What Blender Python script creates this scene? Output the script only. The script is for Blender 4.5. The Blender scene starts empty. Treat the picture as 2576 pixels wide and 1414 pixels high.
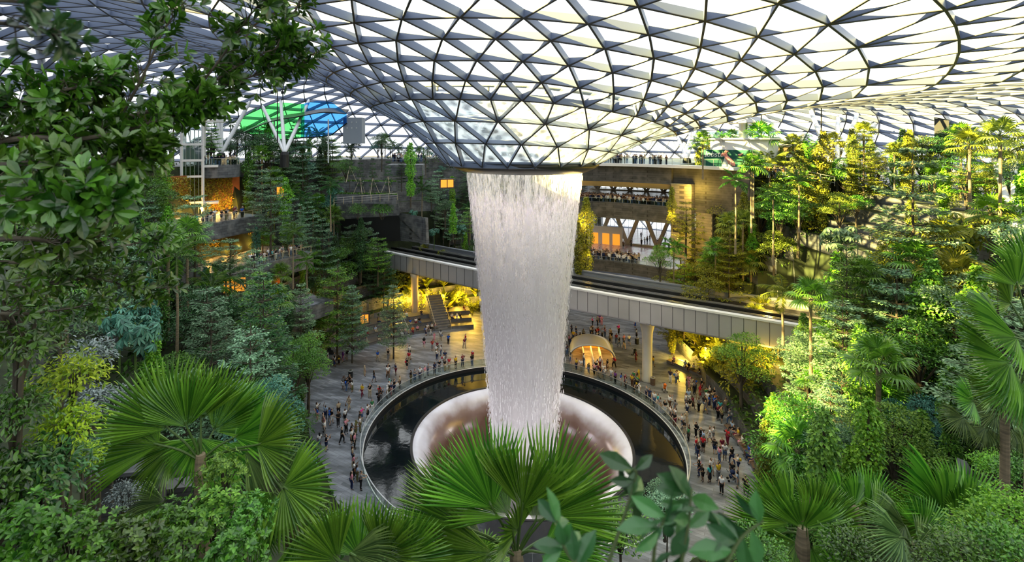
import bpy, math, random
import numpy as np
from mathutils import Vector, Matrix

# ------------------------------------------------------------------ frame and camera
F, CX, HY, H = 1260.0, 1199.0, 357.0, 34.0        # focal length in pixels, principal column, horizon row, eye height (m)
O = np.array([5.1, 58.2])                         # axis of the round pool and of the roof funnel
scene = bpy.context.scene
COL = scene.collection
rng = np.random.default_rng(7)
rnd = random.Random(7)
R_ = math.radians

def at(px, py, Y):
    return np.array([(px - CX) / F * Y, Y, H - (py - HY) / F * Y])

def pix(p):
    return CX + F * p[0] / p[1], HY - F * (p[2] - H) / p[1]

def ground(px, py, z=0.0):
    Y = F * (H - z) / (py - HY)
    return np.array([(px - CX) / F * Y, Y, z])

def pol(rho, deg):
    return np.array([O[0] + rho * math.cos(R_(deg)), O[1] + rho * math.sin(R_(deg))])

def polar_of(x, y):
    return math.hypot(x - O[0], y - O[1]), math.degrees(math.atan2(y - O[1], x - O[0])) % 360

cam_d = bpy.data.cameras.new('camera'); cam = bpy.data.objects.new('camera', cam_d); COL.objects.link(cam)
cam.location = (0, 0, H); cam.rotation_euler = (R_(90), 0, 0)
cam_d.sensor_width = 36; cam_d.lens = 36 * F / 2576
cam_d.shift_x = (1288 - CX) / 2576; cam_d.shift_y = -(707 - HY) / 2576
cam_d.clip_start = 0.1; cam_d.clip_end = 2000
cam_d.dof.use_dof = True; cam_d.dof.focus_distance = 55; cam_d.dof.aperture_fstop = 1.8
scene.camera = cam

# ------------------------------------------------------------------ materials
MATS = {}
def nodes_of(name):
    m = bpy.data.materials.new(name); m.use_nodes = True
    nt = m.node_tree; nt.nodes.clear()
    out = nt.nodes.new('ShaderNodeOutputMaterial')
    return m, nt, out

def N(nt, kind, **kw):
    n = nt.nodes.new(kind)
    for k, v in kw.items():
        if k in n.inputs.keys(): n.inputs[k].default_value = v
        else: setattr(n, k, v)
    return n

def c4(c): return (c[0], c[1], c[2], 1.0)

def mat(name, col, rough=0.6, metal=0.0, spec=0.4, emit=None, es=0.0, noise=None, nscale=3.0, stretch=(1, 1, 1)):
    """plain principled material; noise = second colour mixed in by an object-space noise"""
    if name in MATS: return MATS[name]
    m, nt, out = nodes_of(name)
    b = N(nt, 'ShaderNodeBsdfPrincipled')
    b.inputs['Base Color'].default_value = c4(col); b.inputs['Roughness'].default_value = rough
    b.inputs['Metallic'].default_value = metal; b.inputs['Specular IOR Level'].default_value = spec
    if emit: b.inputs['Emission Color'].default_value = c4(emit); b.inputs['Emission Strength'].default_value = es
    if noise:
        tc = N(nt, 'ShaderNodeTexCoord'); mp = N(nt, 'ShaderNodeMapping'); mp.inputs['Scale'].default_value = stretch
        t = N(nt, 'ShaderNodeTexNoise'); t.inputs['Scale'].default_value = nscale; t.inputs['Detail'].default_value = 4
        r = N(nt, 'ShaderNodeValToRGB'); r.color_ramp.elements[0].position = .35; r.color_ramp.elements[1].position = .68
        r.color_ramp.elements[0].color = c4(col); r.color_ramp.elements[1].color = c4(noise)
        nt.links.new(tc.outputs['Object'], mp.inputs[0]); nt.links.new(mp.outputs[0], t.inputs['Vector'])
        nt.links.new(t.outputs['Fac'], r.inputs[0]); nt.links.new(r.outputs[0], b.inputs['Base Color'])
    nt.links.new(b.outputs[0], out.inputs[0])
    MATS[name] = m
    return m

def leaf_mat(name, dark, light, rough=0.42, tr=0.28, spec=0.45, tcol=None):
    """leaf: colour differs from leaf to leaf and a little from plant to plant; thin enough to let some light through"""
    if name in MATS: return MATS[name]
    m, nt, out = nodes_of(name)
    g = N(nt, 'ShaderNodeNewGeometry'); oi = N(nt, 'ShaderNodeObjectInfo')
    r = N(nt, 'ShaderNodeValToRGB'); r.color_ramp.elements[0].color = c4(dark); r.color_ramp.elements[1].color = c4(light)
    r.color_ramp.elements[0].position = .1; r.color_ramp.elements[1].position = .95
    hs = N(nt, 'ShaderNodeHueSaturation')
    mr = N(nt, 'ShaderNodeMapRange'); mr.inputs['To Min'].default_value = .75; mr.inputs['To Max'].default_value = 1.25
    mh = N(nt, 'ShaderNodeMapRange'); mh.inputs['To Min'].default_value = .485; mh.inputs['To Max'].default_value = .515
    L = nt.links.new
    L(g.outputs['Random Per Island'], r.inputs[0]); L(r.outputs[0], hs.inputs['Color'])
    L(oi.outputs['Random'], mr.inputs[0]); L(mr.outputs[0], hs.inputs['Value'])
    L(oi.outputs['Random'], mh.inputs[0]); L(mh.outputs[0], hs.inputs['Hue'])
    b = N(nt, 'ShaderNodeBsdfPrincipled'); b.inputs['Roughness'].default_value = rough; b.inputs['Specular IOR Level'].default_value = spec
    t = N(nt, 'ShaderNodeBsdfTranslucent'); mx = N(nt, 'ShaderNodeMixShader'); mx.inputs[0].default_value = tr
    L(hs.outputs[0], b.inputs['Base Color'])
    if tcol: t.inputs[0].default_value = c4(tcol)
    else: L(hs.outputs[0], t.inputs[0])
    L(b.outputs[0], mx.inputs[1]); L(t.outputs[0], mx.inputs[2]); L(mx.outputs[0], out.inputs[0])
    MATS[name] = m
    return m

def glass_mat(name, tint=(.95, .97, .97), gloss=.08, rough=.02):
    if name in MATS: return MATS[name]
    m, nt, out = nodes_of(name)
    t = N(nt, 'ShaderNodeBsdfTransparent'); t.inputs[0].default_value = c4(tint)
    g = N(nt, 'ShaderNodeBsdfGlossy'); g.inputs['Roughness'].default_value = rough; g.inputs[0].default_value = (1, 1, 1, 1)
    fr = N(nt, 'ShaderNodeLayerWeight'); fr.inputs['Blend'].default_value = .25
    mu = N(nt, 'ShaderNodeMath', operation='MULTIPLY_ADD'); mu.inputs[1].default_value = .35; mu.inputs[2].default_value = gloss * .4
    mx = N(nt, 'ShaderNodeMixShader')
    L = nt.links.new
    L(fr.outputs['Fresnel'], mu.inputs[0]); L(mu.outputs[0], mx.inputs[0]); L(t.outputs[0], mx.inputs[1]); L(g.outputs[0], mx.inputs[2]); L(mx.outputs[0], out.inputs[0])
    MATS[name] = m
    return m

def stone_mat(name, c1, c2, c3, scale=.55, rough=.55):
    """coursed stone cladding, blocks of uneven tone, laid by object-space horizontal run and height"""
    if name in MATS: return MATS[name]
    m, nt, out = nodes_of(name); L = nt.links.new
    tc = N(nt, 'ShaderNodeTexCoord'); sx = N(nt, 'ShaderNodeSeparateXYZ'); cb = N(nt, 'ShaderNodeCombineXYZ')
    L(tc.outputs['Object'], sx.inputs[0])
    ad = N(nt, 'ShaderNodeMath', operation='ADD'); L(sx.outputs[0], ad.inputs[0]); L(sx.outputs[1], ad.inputs[1])
    L(ad.outputs[0], cb.inputs[0]); L(sx.outputs[2], cb.inputs[1])
    br = N(nt, 'ShaderNodeTexBrick'); br.inputs['Scale'].default_value = scale; br.inputs['Mortar Size'].default_value = .012
    br.inputs['Brick Width'].default_value = .62; br.inputs['Row Height'].default_value = .22
    br.inputs['Color1'].default_value = c4(c1); br.inputs['Color2'].default_value = c4(c2); br.inputs['Mortar'].default_value = c4([v * .4 for v in c1])
    L(cb.outputs[0], br.inputs['Vector'])
    n = N(nt, 'ShaderNodeTexNoise'); n.inputs['Scale'].default_value = .8; n.inputs['Detail'].default_value = 5
    L(tc.outputs['Object'], n.inputs['Vector'])
    r = N(nt, 'ShaderNodeValToRGB'); r.color_ramp.elements[0].position = .45; r.color_ramp.elements[1].position = .75
    L(n.outputs['Fac'], r.inputs[0])
    mx = N(nt, 'ShaderNodeMix', data_type='RGBA'); mx.inputs[7].default_value = c4(c3)
    L(r.outputs[0], mx.inputs[0]); L(br.outputs[0], mx.inputs[6])
    b = N(nt, 'ShaderNodeBsdfPrincipled'); b.inputs['Roughness'].default_value = rough; b.inputs['Specular IOR Level'].default_value = .4
    L(mx.outputs[2], b.inputs['Base Color']); L(b.outputs[0], out.inputs[0])
    MATS[name] = m
    return m

# ------------------------------------------------------------------ mesh builder
def unit(a):
    a = np.asarray(a, float)
    return a / np.maximum(np.linalg.norm(a, axis=-1, keepdims=True), 1e-9)

class MB:
    def __init__(s): s.V = []; s.Q = []; s.T = []; s.n = 0
    def add(s, V, quads=None, tris=None, m=0):
        V = np.asarray(V, float).reshape(-1, 3)
        if quads is not None and len(quads):
            q = np.asarray(quads, np.int64).reshape(-1, 4) + s.n; s.Q.append((q, np.full(len(q), m)))
        if tris is not None and len(tris):
            t = np.asarray(tris, np.int64).reshape(-1, 3) + s.n; s.T.append((t, np.full(len(t), m)))
        s.V.append(V); s.n += len(V)
        return s
    def box(s, c, size, rz=0.0, m=0):
        x, y, z = [v / 2 for v in size]
        V = np.array([(i, j, k) for k in (-z, z) for j in (-y, y) for i in (-x, x)], float)
        if rz:
            cs, sn = math.cos(rz), math.sin(rz)
            V = np.stack([V[:, 0] * cs - V[:, 1] * sn, V[:, 0] * sn + V[:, 1] * cs, V[:, 2]], 1)
        return s.add(V + np.asarray(c, float), [(0, 2, 3, 1), (4, 5, 7, 6), (0, 1, 5, 4), (2, 6, 7, 3), (0, 4, 6, 2), (1, 3, 7, 5)], m=m)
    def beams(s, P, Q, Nn, w, d0, d1, m=0):
        """boxes along P->Q; width w across, from d0 to d1 along -normal"""
        P = np.asarray(P, float).reshape(-1, 3); Q = np.asarray(Q, float).reshape(-1, 3); Nn = np.asarray(Nn, float).reshape(-1, 3)
        d = unit(Q - P); Nn = np.where(np.abs((d * unit(Nn)).sum(1, keepdims=True)) > .995, np.array([.6, .8, 0.0]), np.broadcast_to(Nn, P.shape)); sd = unit(np.cross(d, Nn)); up = unit(np.cross(sd, d))
        c = []
        for X in (P, Q):
            for a, b in ((-1, d0), (1, d0), (1, d1), (-1, d1)):
                c.append(X + sd * (a * w / 2) - up * b)
        V = np.stack(c, 1)
        base = (np.arange(len(P)) * 8)[:, None]
        f = np.array([(0, 1, 5, 4), (1, 2, 6, 5), (2, 3, 7, 6), (3, 0, 4, 7), (0, 3, 2, 1), (4, 5, 6, 7)])
        return s.add(V.reshape(-1, 3), (base[:, :, None] + f[None]).reshape(-1, 4), m=m)
    def bar(s, p, q, w, h=None, up=(0, 0, 1), m=0):
        h = h or w
        return s.beams([p], [q], [up], w, -h / 2, h / 2, m)
    def tube(s, path, rad, n=6, m=0, cap=True):
        path = np.asarray(path, float); k = len(path)
        rad = np.broadcast_to(np.asarray(rad, float), (k,))
        t = np.gradient(path, axis=0); t = unit(t)
        ref = np.array([0, 0, 1.0]) if abs(t[:, 2]).mean() < .8 else np.array([1.0, 0, 0])
        a = unit(np.cross(t, ref)); b = np.cross(t, a)
        an = np.arange(n) / n * 2 * math.pi
        V = path[:, None] + rad[:, None, None] * (np.cos(an)[None, :, None] * a[:, None] + np.sin(an)[None, :, None] * b[:, None])
        i = np.arange(k - 1)[:, None] * n; j = np.arange(n)[None]
        j2 = (j + 1) % n
        q = np.stack([i + j, i + j2, i + n + j2, i + n + j], -1).reshape(-1, 4)
        V = V.reshape(-1, 3); tr = []
        if cap:
            V = np.concatenate([V, path[:1], path[-1:]]); e = k * n
            for jj in range(n):
                tr.append((e, (jj + 1) % n, jj)); tr.append((e + 1, (k - 1) * n + jj, (k - 1) * n + (jj + 1) % n))
        return s.add(V, q, tr, m)
    def lathe(s, prof, n=96, c=(0, 0), m=0, a0=0.0, a1=360.0):
        prof = np.asarray(prof, float); full = abs(a1 - a0) >= 360
        k = n if full else n + 1
        an = np.radians(a0 + (a1 - a0) * np.arange(k) / n)
        V = np.stack([c[0] + prof[None, :, 0] * np.cos(an)[:, None], c[1] + prof[None, :, 0] * np.sin(an)[:, None], np.broadcast_to(prof[None, :, 1], (k, len(prof)))], -1)
        p = len(prof); i = np.arange(n)[:, None]; i2 = (i + 1) % k; j = np.arange(p - 1)[None]
        q = np.stack([i * p + j, i2 * p + j, i2 * p + j + 1, i * p + j + 1], -1).reshape(-1, 4)
        return s.add(V.reshape(-1, 3), q, m=m)
    def arc(s, r0, r1, z0, z1, a0, a1, n=24, m=0, mtop=None):
        """solid arc slab round the pool axis"""
        s.lathe([(r0, z0), (r0, z1)], n, O, m, a0, a1); s.lathe([(r1, z1), (r1, z0)], n, O, m, a0, a1)
        s.lathe([(r0, z1), (r1, z1)], n, O, m if mtop is None else mtop, a0, a1); s.lathe([(r1, z0), (r0, z0)], n, O, m, a0, a1)
        for a in (a0, a1):
            p, q = pol(r0, a), pol(r1, a)
            s.add([(p[0], p[1], z0), (q[0], q[1], z0), (q[0], q[1], z1), (p[0], p[1], z1)], [(0, 1, 2, 3)], m=m)
        return s
    def leaves(s, P, A, Nn, L, W, droop=0.0, m=0):
        """simple folded leaf: base, two side points, tip"""
        P = np.asarray(P, float); n = len(P)
        A = unit(np.broadcast_to(A, P.shape)); Nn = np.broadcast_to(Nn, P.shape)
        S = unit(np.cross(A, Nn)); U = np.cross(S, A)
        L = np.broadcast_to(L, (n,))[:, None]; W = np.broadcast_to(W, (n,))[:, None]
        mid = P + A * L * .48
        V = np.stack([P, mid + S * W * .5 + U * W * .12, P + A * L - U * L * droop, mid - S * W * .5 + U * W * .12], 1).reshape(-1, 3)
        b = (np.arange(n) * 4)[:, None]
        return s.add(V, tris=np.concatenate([b + np.array([[0, 1, 2]]), b + np.array([[0, 2, 3]])]), m=m)
    def blades(s, P, A, Nn, L, W, droop=.12, obov=.62, m=0):
        """fuller near leaf with midrib fold, widest at obov of its length"""
        P = np.asarray(P, float); n = len(P)
        A = unit(np.broadcast_to(A, P.shape)); Nn = np.broadcast_to(Nn, P.shape)
        S = unit(np.cross(A, Nn)); U = np.cross(S, A)
        L = np.broadcast_to(L, (n,))[:, None]; W = np.broadcast_to(W, (n,))[:, None]
        def pt(u, w, lift): return P + A * L * u + S * W * w + U * (W * lift - L * droop * u * u)
        o = obov
        V = np.stack([pt(0, 0, 0), pt(o * .5, .33, .14), pt(o, .5, .16), pt((1 + o) / 2, .34, .08), pt(1, 0, 0), pt((1 + o) / 2, -.34, .08), pt(o, -.5, .16), pt(o * .5, -.33, .14), pt(o * .5, 0, 0), pt(o, 0, 0), pt((1 + o) / 2, 0, 0)], 1).reshape(-1, 3)
        b = (np.arange(n) * 11)[:, None]
        q = np.array([(8, 9, 2, 1), (9, 10, 3, 2), (8, 7, 6, 9), (9, 6, 5, 10)]); t = np.array([(0, 8, 1), (0, 7, 8), (10, 4, 3), (10, 5, 4)])
        return s.add(V, (b[:, :, None] + q[None]).reshape(-1, 4), (b[:, :, None] + t[None]).reshape(-1, 3), m)
    def data(s, name, mats, smooth=False):
        me = bpy.data.meshes.new(name)
        V = np.concatenate(s.V) if s.V else np.zeros((0, 3))
        q = np.concatenate([a for a, _ in s.Q]) if s.Q else np.zeros((0, 4), np.int64)
        t = np.concatenate([a for a, _ in s.T]) if s.T else np.zeros((0, 3), np.int64)
        mi = np.concatenate([b for _, b in s.Q] + [b for _, b in s.T]) if (s.Q or s.T) else np.zeros(0)
        me.vertices.add(len(V)); me.vertices.foreach_set('co', V.astype(np.float32).ravel())
        me.loops.add(q.size + t.size); me.loops.foreach_set('vertex_index', np.concatenate([q.ravel(), t.ravel()]).astype(np.int32))
        me.polygons.add(len(q) + len(t))
        me.polygons.foreach_set('loop_start', np.concatenate([np.arange(len(q)) * 4, q.size + np.arange(len(t)) * 3]).astype(np.int32))
        me.polygons.foreach_set('material_index', mi.astype(np.int32))
        me.polygons.foreach_set('use_smooth', np.full(len(q) + len(t), smooth))
        for m in (mats if isinstance(mats, (list, tuple)) else [mats]): me.materials.append(m)
        me.update(calc_edges=True); me.validate()
        return me
    def build(s, name, mats, parent=None, smooth=False, kind=None, label=None, cat=None, group=None):
        o = bpy.data.objects.new(name, s.data(name, mats, smooth)); COL.objects.link(o)
        if parent is not None: o.parent = parent
        return tag(o, label, cat, group, kind)

def tag(o, label=None, cat=None, group=None, kind=None):
    if label: o['label'] = label
    if cat: o['category'] = cat
    if group: o['group'] = group
    if kind or cat: o['kind'] = kind or 'thing'
    return o

def thing(name, label=None, cat=None, loc=(0, 0, 0), rz=0.0, group=None, kind=None):
    o = bpy.data.objects.new(name, None); COL.objects.link(o)
    o.location = [float(v) for v in loc]; o.rotation_euler = (0, 0, rz); o.empty_display_size = .3
    return tag(o, label, cat, group, kind)

def child(name, data, parent, mats=None):
    o = bpy.data.objects.new(name, data); COL.objects.link(o); o.parent = parent
    if mats is not None:
        for i, m in enumerate(mats):
            if i < len(o.material_slots) and m is not None: o.material_slots[i].link = 'OBJECT'; o.material_slots[i].material = m
    return o

def bez(pts, n=12):
    """smooth path through points (Catmull-Rom)"""
    P = np.asarray(pts, float)
    if len(P) < 3:
        t = np.linspace(0, 1, n)[:, None]; return P[0] * (1 - t) + P[-1] * t
    Q = np.concatenate([[2 * P[0] - P[1]], P, [2 * P[-1] - P[-2]]]); out = []
    k = max(2, n // (len(P) - 1))
    for i in range(len(P) - 1):
        t = np.linspace(0, 1, k, endpoint=False)[:, None]; a, b, c, d = Q[i:i + 4]
        out.append(.5 * (2 * b + (c - a) * t + (2 * a - 5 * b + 4 * c - d) * t ** 2 + (3 * b - a - 3 * c + d) * t ** 3))
    return np.concatenate(out + [P[-1:]])

# ------------------------------------------------------------------ terrain and roof heights
def tab(deg, T):
    a = np.array([k for k, _ in T] + [T[0][0] + 360.0]); v = np.array([w for _, w in T] + [T[0][1]])
    d = (np.asarray(deg, float) - a[0]) % 360 + a[0]
    return np.interp(d, a, v)

P_T = [(0, 25.5), (22, 28.5), (40, 36), (44.5, 40), (45.5, 84), (71, 84), (72.5, 47), (95, 45), (108, 43), (125, 42), (139, 38), (163, 29), (185, 24), (205, 22), (240, 23), (270, 24), (300, 23), (345, 24.5)]
Q_T = [(0, 49), (22, 51), (44.5, 56), (45.5, 90), (71, 90), (72.5, 72), (95, 66), (125, 64), (150, 58), (180, 55), (205, 54), (240, 56), (270, 58), (300, 56), (345, 50)]
Z_T = [(0, 26.5), (22, 28), (45, 29.5), (70, 30), (180, 30), (225, 30), (270, 30.5), (315, 27), (345, 26)]
STEPS = 13
def terr(x, y):
    """terrace height under a point"""
    r, a = polar_of(x, y)
    p, q, z = float(tab(a, P_T)), float(tab(a, Q_T)), float(tab(a, Z_T))
    if r < p: return 0.0
    k = min(STEPS, int((r - p) / ((q - p) / STEPS)) + 1)
    return z * k / STEPS

A_T = [(0, .52), (20, .54), (45, .66), (90, .85), (155, 1.05), (180, 1.05), (225, 1.1), (270, 1.0), (300, .82), (335, .54)]
RO_T = [(0, 98), (25, 106), (60, 100), (90, 92), (135, 95), (180, 92), (225, 92), (270, 92), (315, 92)]
RC_T = [(0, 46), (25, 52), (60, 46), (90, 40), (135, 38), (180, 36), (225, 38), (270, 42), (315, 44)]
def g_prof(r):
    return np.interp(r, [8.4, 10.8, 13.3, 16.7, 18.9, 21.4, 23.9, 26.2, 32, 40, 50, 120], [0, 2.0, 3.8, 5.6, 6.9, 8.1, 9.2, 10.1, 11.9, 13.3, 14.0, 14.2])
def roof_z(r, deg):
    rc, ro = tab(deg, RC_T), tab(deg, RO_T)
    s = np.clip((r - rc) / (ro - rc), 0, 1.2)
    return 31.75 + tab(deg, A_T) * g_prof(r) + .5 * np.clip((r - 8.4) / 4, 0, 1) - 34 * s ** 2.3
def roof_hit(px, py):
    """first point of the line of sight that lies on the roof"""
    d = np.array([(px - CX) / F, 1.0, (HY - py) / F])
    for Y in np.arange(8, 170, .25):
        p = np.array([0, 0, H]) + d * Y; r, a = polar_of(p[0], p[1])
        if r > 8.4 and p[2] >= float(roof_z(r, a)): return p
    return np.array([0, 0, H]) + d * 100
# ------------------------------------------------------------------ light
w = bpy.data.worlds.new('world'); scene.world = w; w.use_nodes = True
wn = w.node_tree.nodes; wn.clear()
wb = wn.new('ShaderNodeBackground'); wo = wn.new('ShaderNodeOutputWorld')
wb.inputs[0].default_value = (.94, .97, 1.0, 1); wb.inputs[1].default_value = 2.1
w.node_tree.links.new(wb.outputs[0], wo.inputs[0])
scene.view_settings.view_transform = 'Standard'; scene.view_settings.look = 'None'
scene.view_settings.gamma = 1; scene.view_settings.exposure = 0.24; scene.view_settings.use_curve_mapping = False
cy = scene.cycles
cy.max_bounces = 5; cy.diffuse_bounces = 2; cy.glossy_bounces = 2; cy.transmission_bounces = 2; cy.transparent_max_bounces = 14
cy.caustics_reflective = False; cy.caustics_refractive = False; cy.sample_clamp_indirect = 4; cy.use_denoising = True
cy.use_adaptive_sampling = True; cy.adaptive_threshold = .03

def sun(d, energy, col, ang):
    l = bpy.data.lights.new('sun', 'SUN'); l.energy = energy; l.color = col; l.angle = R_(ang)
    o = bpy.data.objects.new('sun', l); COL.objects.link(o)
    o.rotation_euler = Vector(d).to_track_quat('-Z', 'Y').to_euler()
SUN_DIR = (.90, .22, -.47)
sun(SUN_DIR, 74, (1.0, .74, .24), .8)
def lamp(p, power, col, size=.3, spot=None, to=None):
    l = bpy.data.lights.new('lamp', 'SPOT' if spot else 'POINT'); l.energy = power; l.color = col; l.shadow_soft_size = size
    o = bpy.data.objects.new('lamp', l); COL.objects.link(o); o.location = [float(v) for v in p]
    if spot:
        l.spot_size = R_(spot); l.spot_blend = .6
        o.rotation_euler = (Vector([float(v) for v in to]) - Vector([float(v) for v in p])).to_track_quat('-Z', 'Y').to_euler()
    return o

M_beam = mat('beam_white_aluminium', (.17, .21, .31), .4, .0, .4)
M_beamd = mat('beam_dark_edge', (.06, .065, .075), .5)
M_strut = mat('strut_white_steel', (.66, .68, .71), .35, 0, .5)
M_ring = mat('dark_bronze_ring', (.065, .062, .06), .35, .3, .5)
M_gl = glass_mat('clear_roof_glass')
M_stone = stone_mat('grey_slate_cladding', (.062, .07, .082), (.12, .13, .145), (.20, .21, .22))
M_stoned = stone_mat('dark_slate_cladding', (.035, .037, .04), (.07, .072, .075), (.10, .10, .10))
M_stonew = stone_mat('sand_stone_cladding', (.22, .20, .16), (.32, .28, .2), (.16, .15, .13), .5)
M_soil = mat('planted_soil', (.012, .018, .007), .9, noise=(.03, .045, .015), nscale=.6)
M_white = mat('white_paint', (.78, .78, .78), .45)
M_cream = mat('cream_soffit', (.62, .53, .36), .5)
M_rail = mat('brushed_steel_rail', (.55, .56, .56), .3, .8)
M_dark = mat('black_metal', (.012, .013, .014), .45)
M_grey = mat('grey_panel', (.42, .42, .43), .38, .15, .5, noise=(.36, .36, .37), nscale=.25)
M_trackd = mat('dark_track_bed', (.012, .014, .016), .6, noise=(.03, .03, .032), nscale=.7)
M_bal = glass_mat('greenish_balustrade_glass', (.80, .92, .88), .22)
M_wood = mat('timber_board', (.16, .10, .06), .55, noise=(.10, .06, .04), nscale=2.0, stretch=(1, 1, 8))

# unseen sun blocker added outside the dome, stepped to shade the valley's left half
t = thing('added_sun_blocker', kind='structure')
mb = MB(); mb.box((-112, -37, 48.5), (14, 78, 97)); mb.box((-112, 12, 39), (14, 20, 78)); mb.box((-112, 29, 44), (14, 14, 88)); mb.box((-112, 73, 53), (14, 74, 106)); mb.build('wall', mat('blocker_concrete', (.45, .45, .45), .7), t, kind='structure')
mb = MB()
for z in range(4, 76, 4): mb.box((-104.9, 15, z), (.3, 180, 1.6))
mb.build('window', mat('blocker_window_band', (.03, .04, .05), .15), t, kind='structure')  # window strips dressing the added sun blocker

# ------------------------------------------------------------------ roof: triangulated steel and glass funnel
def roof_rings():
    rings = [(20, r, None) for r in (8.4, 10.8, 13.3)] + [(40, r, None) for r in (16.7, 18.9, 21.4, 23.9, 26.2, 28.8, 31.8)]
    k = 15
    return rings + [(80, None, (i / k) ** .93) for i in range(1, k + 1)]
def roof_nodes():
    out, off = [], 0.0
    prev = None
    for n, r, s in roof_rings():
        if prev is None: off = 0.0
        elif n == prev: off = .5 if off == 0 else 0.0
        else: off = 0.0 if off == 0 else 1.0        # finer ring starts on the coarse ring's nodes
        an = (np.arange(n) + off) / n * 360 + 4.5
        rr = np.full(n, r) if r else 31.8 + (tab(an, RO_T) - 31.8) * s
        z = roof_z(rr, an)
        out.append((n, off, an, np.stack([O[0] + rr * np.cos(np.radians(an)), O[1] + rr * np.sin(np.radians(an)), z], 1)))
        prev = n
    return out
RN = roof_nodes()
E0, E1, TR = [], [], []
base = np.cumsum([0] + [len(n[3]) for n in RN]); RV = np.concatenate([n[3] for n in RN])
for k, (n, off, an, P) in enumerate(RN):
    b = base[k]
    for i in range(n): E0.append(b + i); E1.append(b + (i + 1) % n)
    if k + 1 < len(RN):
        n2, off2, an2, P2 = RN[k + 1]; b2 = base[k + 1]
        if n2 == n:
            for i in range(n):
                lo = i if off2 > off else (i - 1) % n; hi = (lo + 1) % n    # neighbours half a step either side
                if off2 < off: lo, hi = i, (i + 1) % n
                else: lo, hi = (i - 1) % n, i
                for j in (lo, hi): E0.append(b + i); E1.append(b2 + j)
                TR.append((b + i, b2 + lo, b2 + hi)); TR.append((b + i, b2 + hi, b + (i + 1) % n))
        else:
            for i in range(n):
                j = int(round((an[i] - an2[0]) / 360 * n2)) % n2
                for q in (-1, 0, 1): E0.append(b + i); E1.append(b2 + (j + q) % n2)
                TR += [(b + i, b2 + (j - 1) % n2, b2 + j), (b + i, b2 + j, b2 + (j + 1) % n2), (b + i, b2 + (j + 1) % n2, b + (i + 1) % n)]
E0, E1 = np.array(E0), np.array(E1)
mid = (RV[E0] + RV[E1]) / 2
def roof_normal(P):
    d = .3
    def zz(x, y):
        r = np.hypot(x - O[0], y - O[1]); a = np.degrees(np.arctan2(y - O[1], x - O[0]))
        return roof_z(r, a)
    gx = (zz(P[:, 0] + d, P[:, 1]) - zz(P[:, 0] - d, P[:, 1])) / (2 * d); gy = (zz(P[:, 0], P[:, 1] + d) - zz(P[:, 0], P[:, 1] - d)) / (2 * d)
    return unit(np.stack([-gx, -gy, np.ones(len(P))], 1))
NB = roof_normal(mid)
roof = thing('ceiling', kind='structure')
rmid = np.hypot(mid[:, 0] - O[0], mid[:, 1] - O[1])
near = rmid < 15.5
bm = MB()
for sel, wd, dp in ((near, .11, .45), (~near & (rmid < 33), .12, .60), (rmid >= 33, .13, .58)):
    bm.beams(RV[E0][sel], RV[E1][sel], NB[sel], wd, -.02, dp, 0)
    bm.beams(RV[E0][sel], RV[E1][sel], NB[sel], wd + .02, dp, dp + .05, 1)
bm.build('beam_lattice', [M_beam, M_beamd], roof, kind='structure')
gm = MB(); gm.add(RV + np.array([0, 0, .03]), tris=np.array(TR)); gm.build('roof_glazing', M_gl, roof, kind='structure')

# dark rim of the opening
t = thing('oculus_rim', 'dark bronze ring closing the glass funnel where the water pours out', 'ring', (5.5, O[1], 0))
mb = MB().lathe([(8.2, 31.9), (8.55, 31.75), (8.5, 31.35), (7.9, 30.95), (7.0, 30.6), (6.72, 30.6), (6.72, 31.2)], 120)
for k in range(30):
    a = k * 12; c, s = math.cos(R_(a)), math.sin(R_(a)); mb.bar((8.53 * c, 8.53 * s, 31.55), (7.0 * c, 7.0 * s, 30.585), .03, .02, m=1)
mb.build('ring_cladding', [M_ring, M_dark], t, True)
MB().lathe([(8.2, 31.92), (8.62, 31.95), (8.62, 31.72), (8.4, 31.7)], 120).build('ring_gutter', M_beam, t, True)
# sheet of water running down inside the glass funnel
m, nt, out = nodes_of('running_water_film'); L = nt.links.new
tc = N(nt, 'ShaderNodeTexCoord'); vo = N(nt, 'ShaderNodeTexVoronoi'); vo.feature = 'SMOOTH_F1'; vo.inputs['Scale'].default_value = 1.9
no = N(nt, 'ShaderNodeTexNoise'); no.inputs['Scale'].default_value = 1.3; no.inputs['Detail'].default_value = 4
ad = N(nt, 'ShaderNodeMix', data_type='RGBA'); ad.inputs[0].default_value = .25
L(tc.outputs['Object'], no.inputs['Vector']); L(tc.outputs['Object'], ad.inputs[6]); L(no.outputs['Color'], ad.inputs[7]); L(ad.outputs[2], vo.inputs['Vector'])
rp = N(nt, 'ShaderNodeValToRGB'); rp.color_ramp.elements[0].position = .25; rp.color_ramp.elements[1].position = .6
rp.color_ramp.elements[0].color = (.18, .18, .18, 1); rp.color_ramp.elements[1].color = (.85, .85, .85, 1)
L(vo.outputs['Distance'], rp.inputs[0])
df = N(nt, 'ShaderNodeBsdfTranslucent'); df.inputs[0].default_value = (.86, .93, .92, 1)
tp = N(nt, 'ShaderNodeBsdfTransparent'); tp.inputs[0].default_value = (.93, .97, .96, 1)
mx = N(nt, 'ShaderNodeMixShader'); L(rp.outputs[0], mx.inputs[0]); L(tp.outputs[0], mx.inputs[1]); L(df.outputs[0], mx.inputs[2]); L(mx.outputs[0], out.inputs[0])
M_film = m
fr = np.linspace(8.0, 16.4, 14); mb = MB()
an = np.arange(0, 361, 3.0)
V = np.stack([[(O[0] + r * math.cos(R_(a)), O[1] + r * math.sin(R_(a)), float(roof_z(r, a)) + .22 + .02 * (r - 8)) for r in fr] for a in an])
k = len(fr); i = np.arange(len(an) - 1)[:, None] * k; j = np.arange(k - 1)[None]
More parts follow.
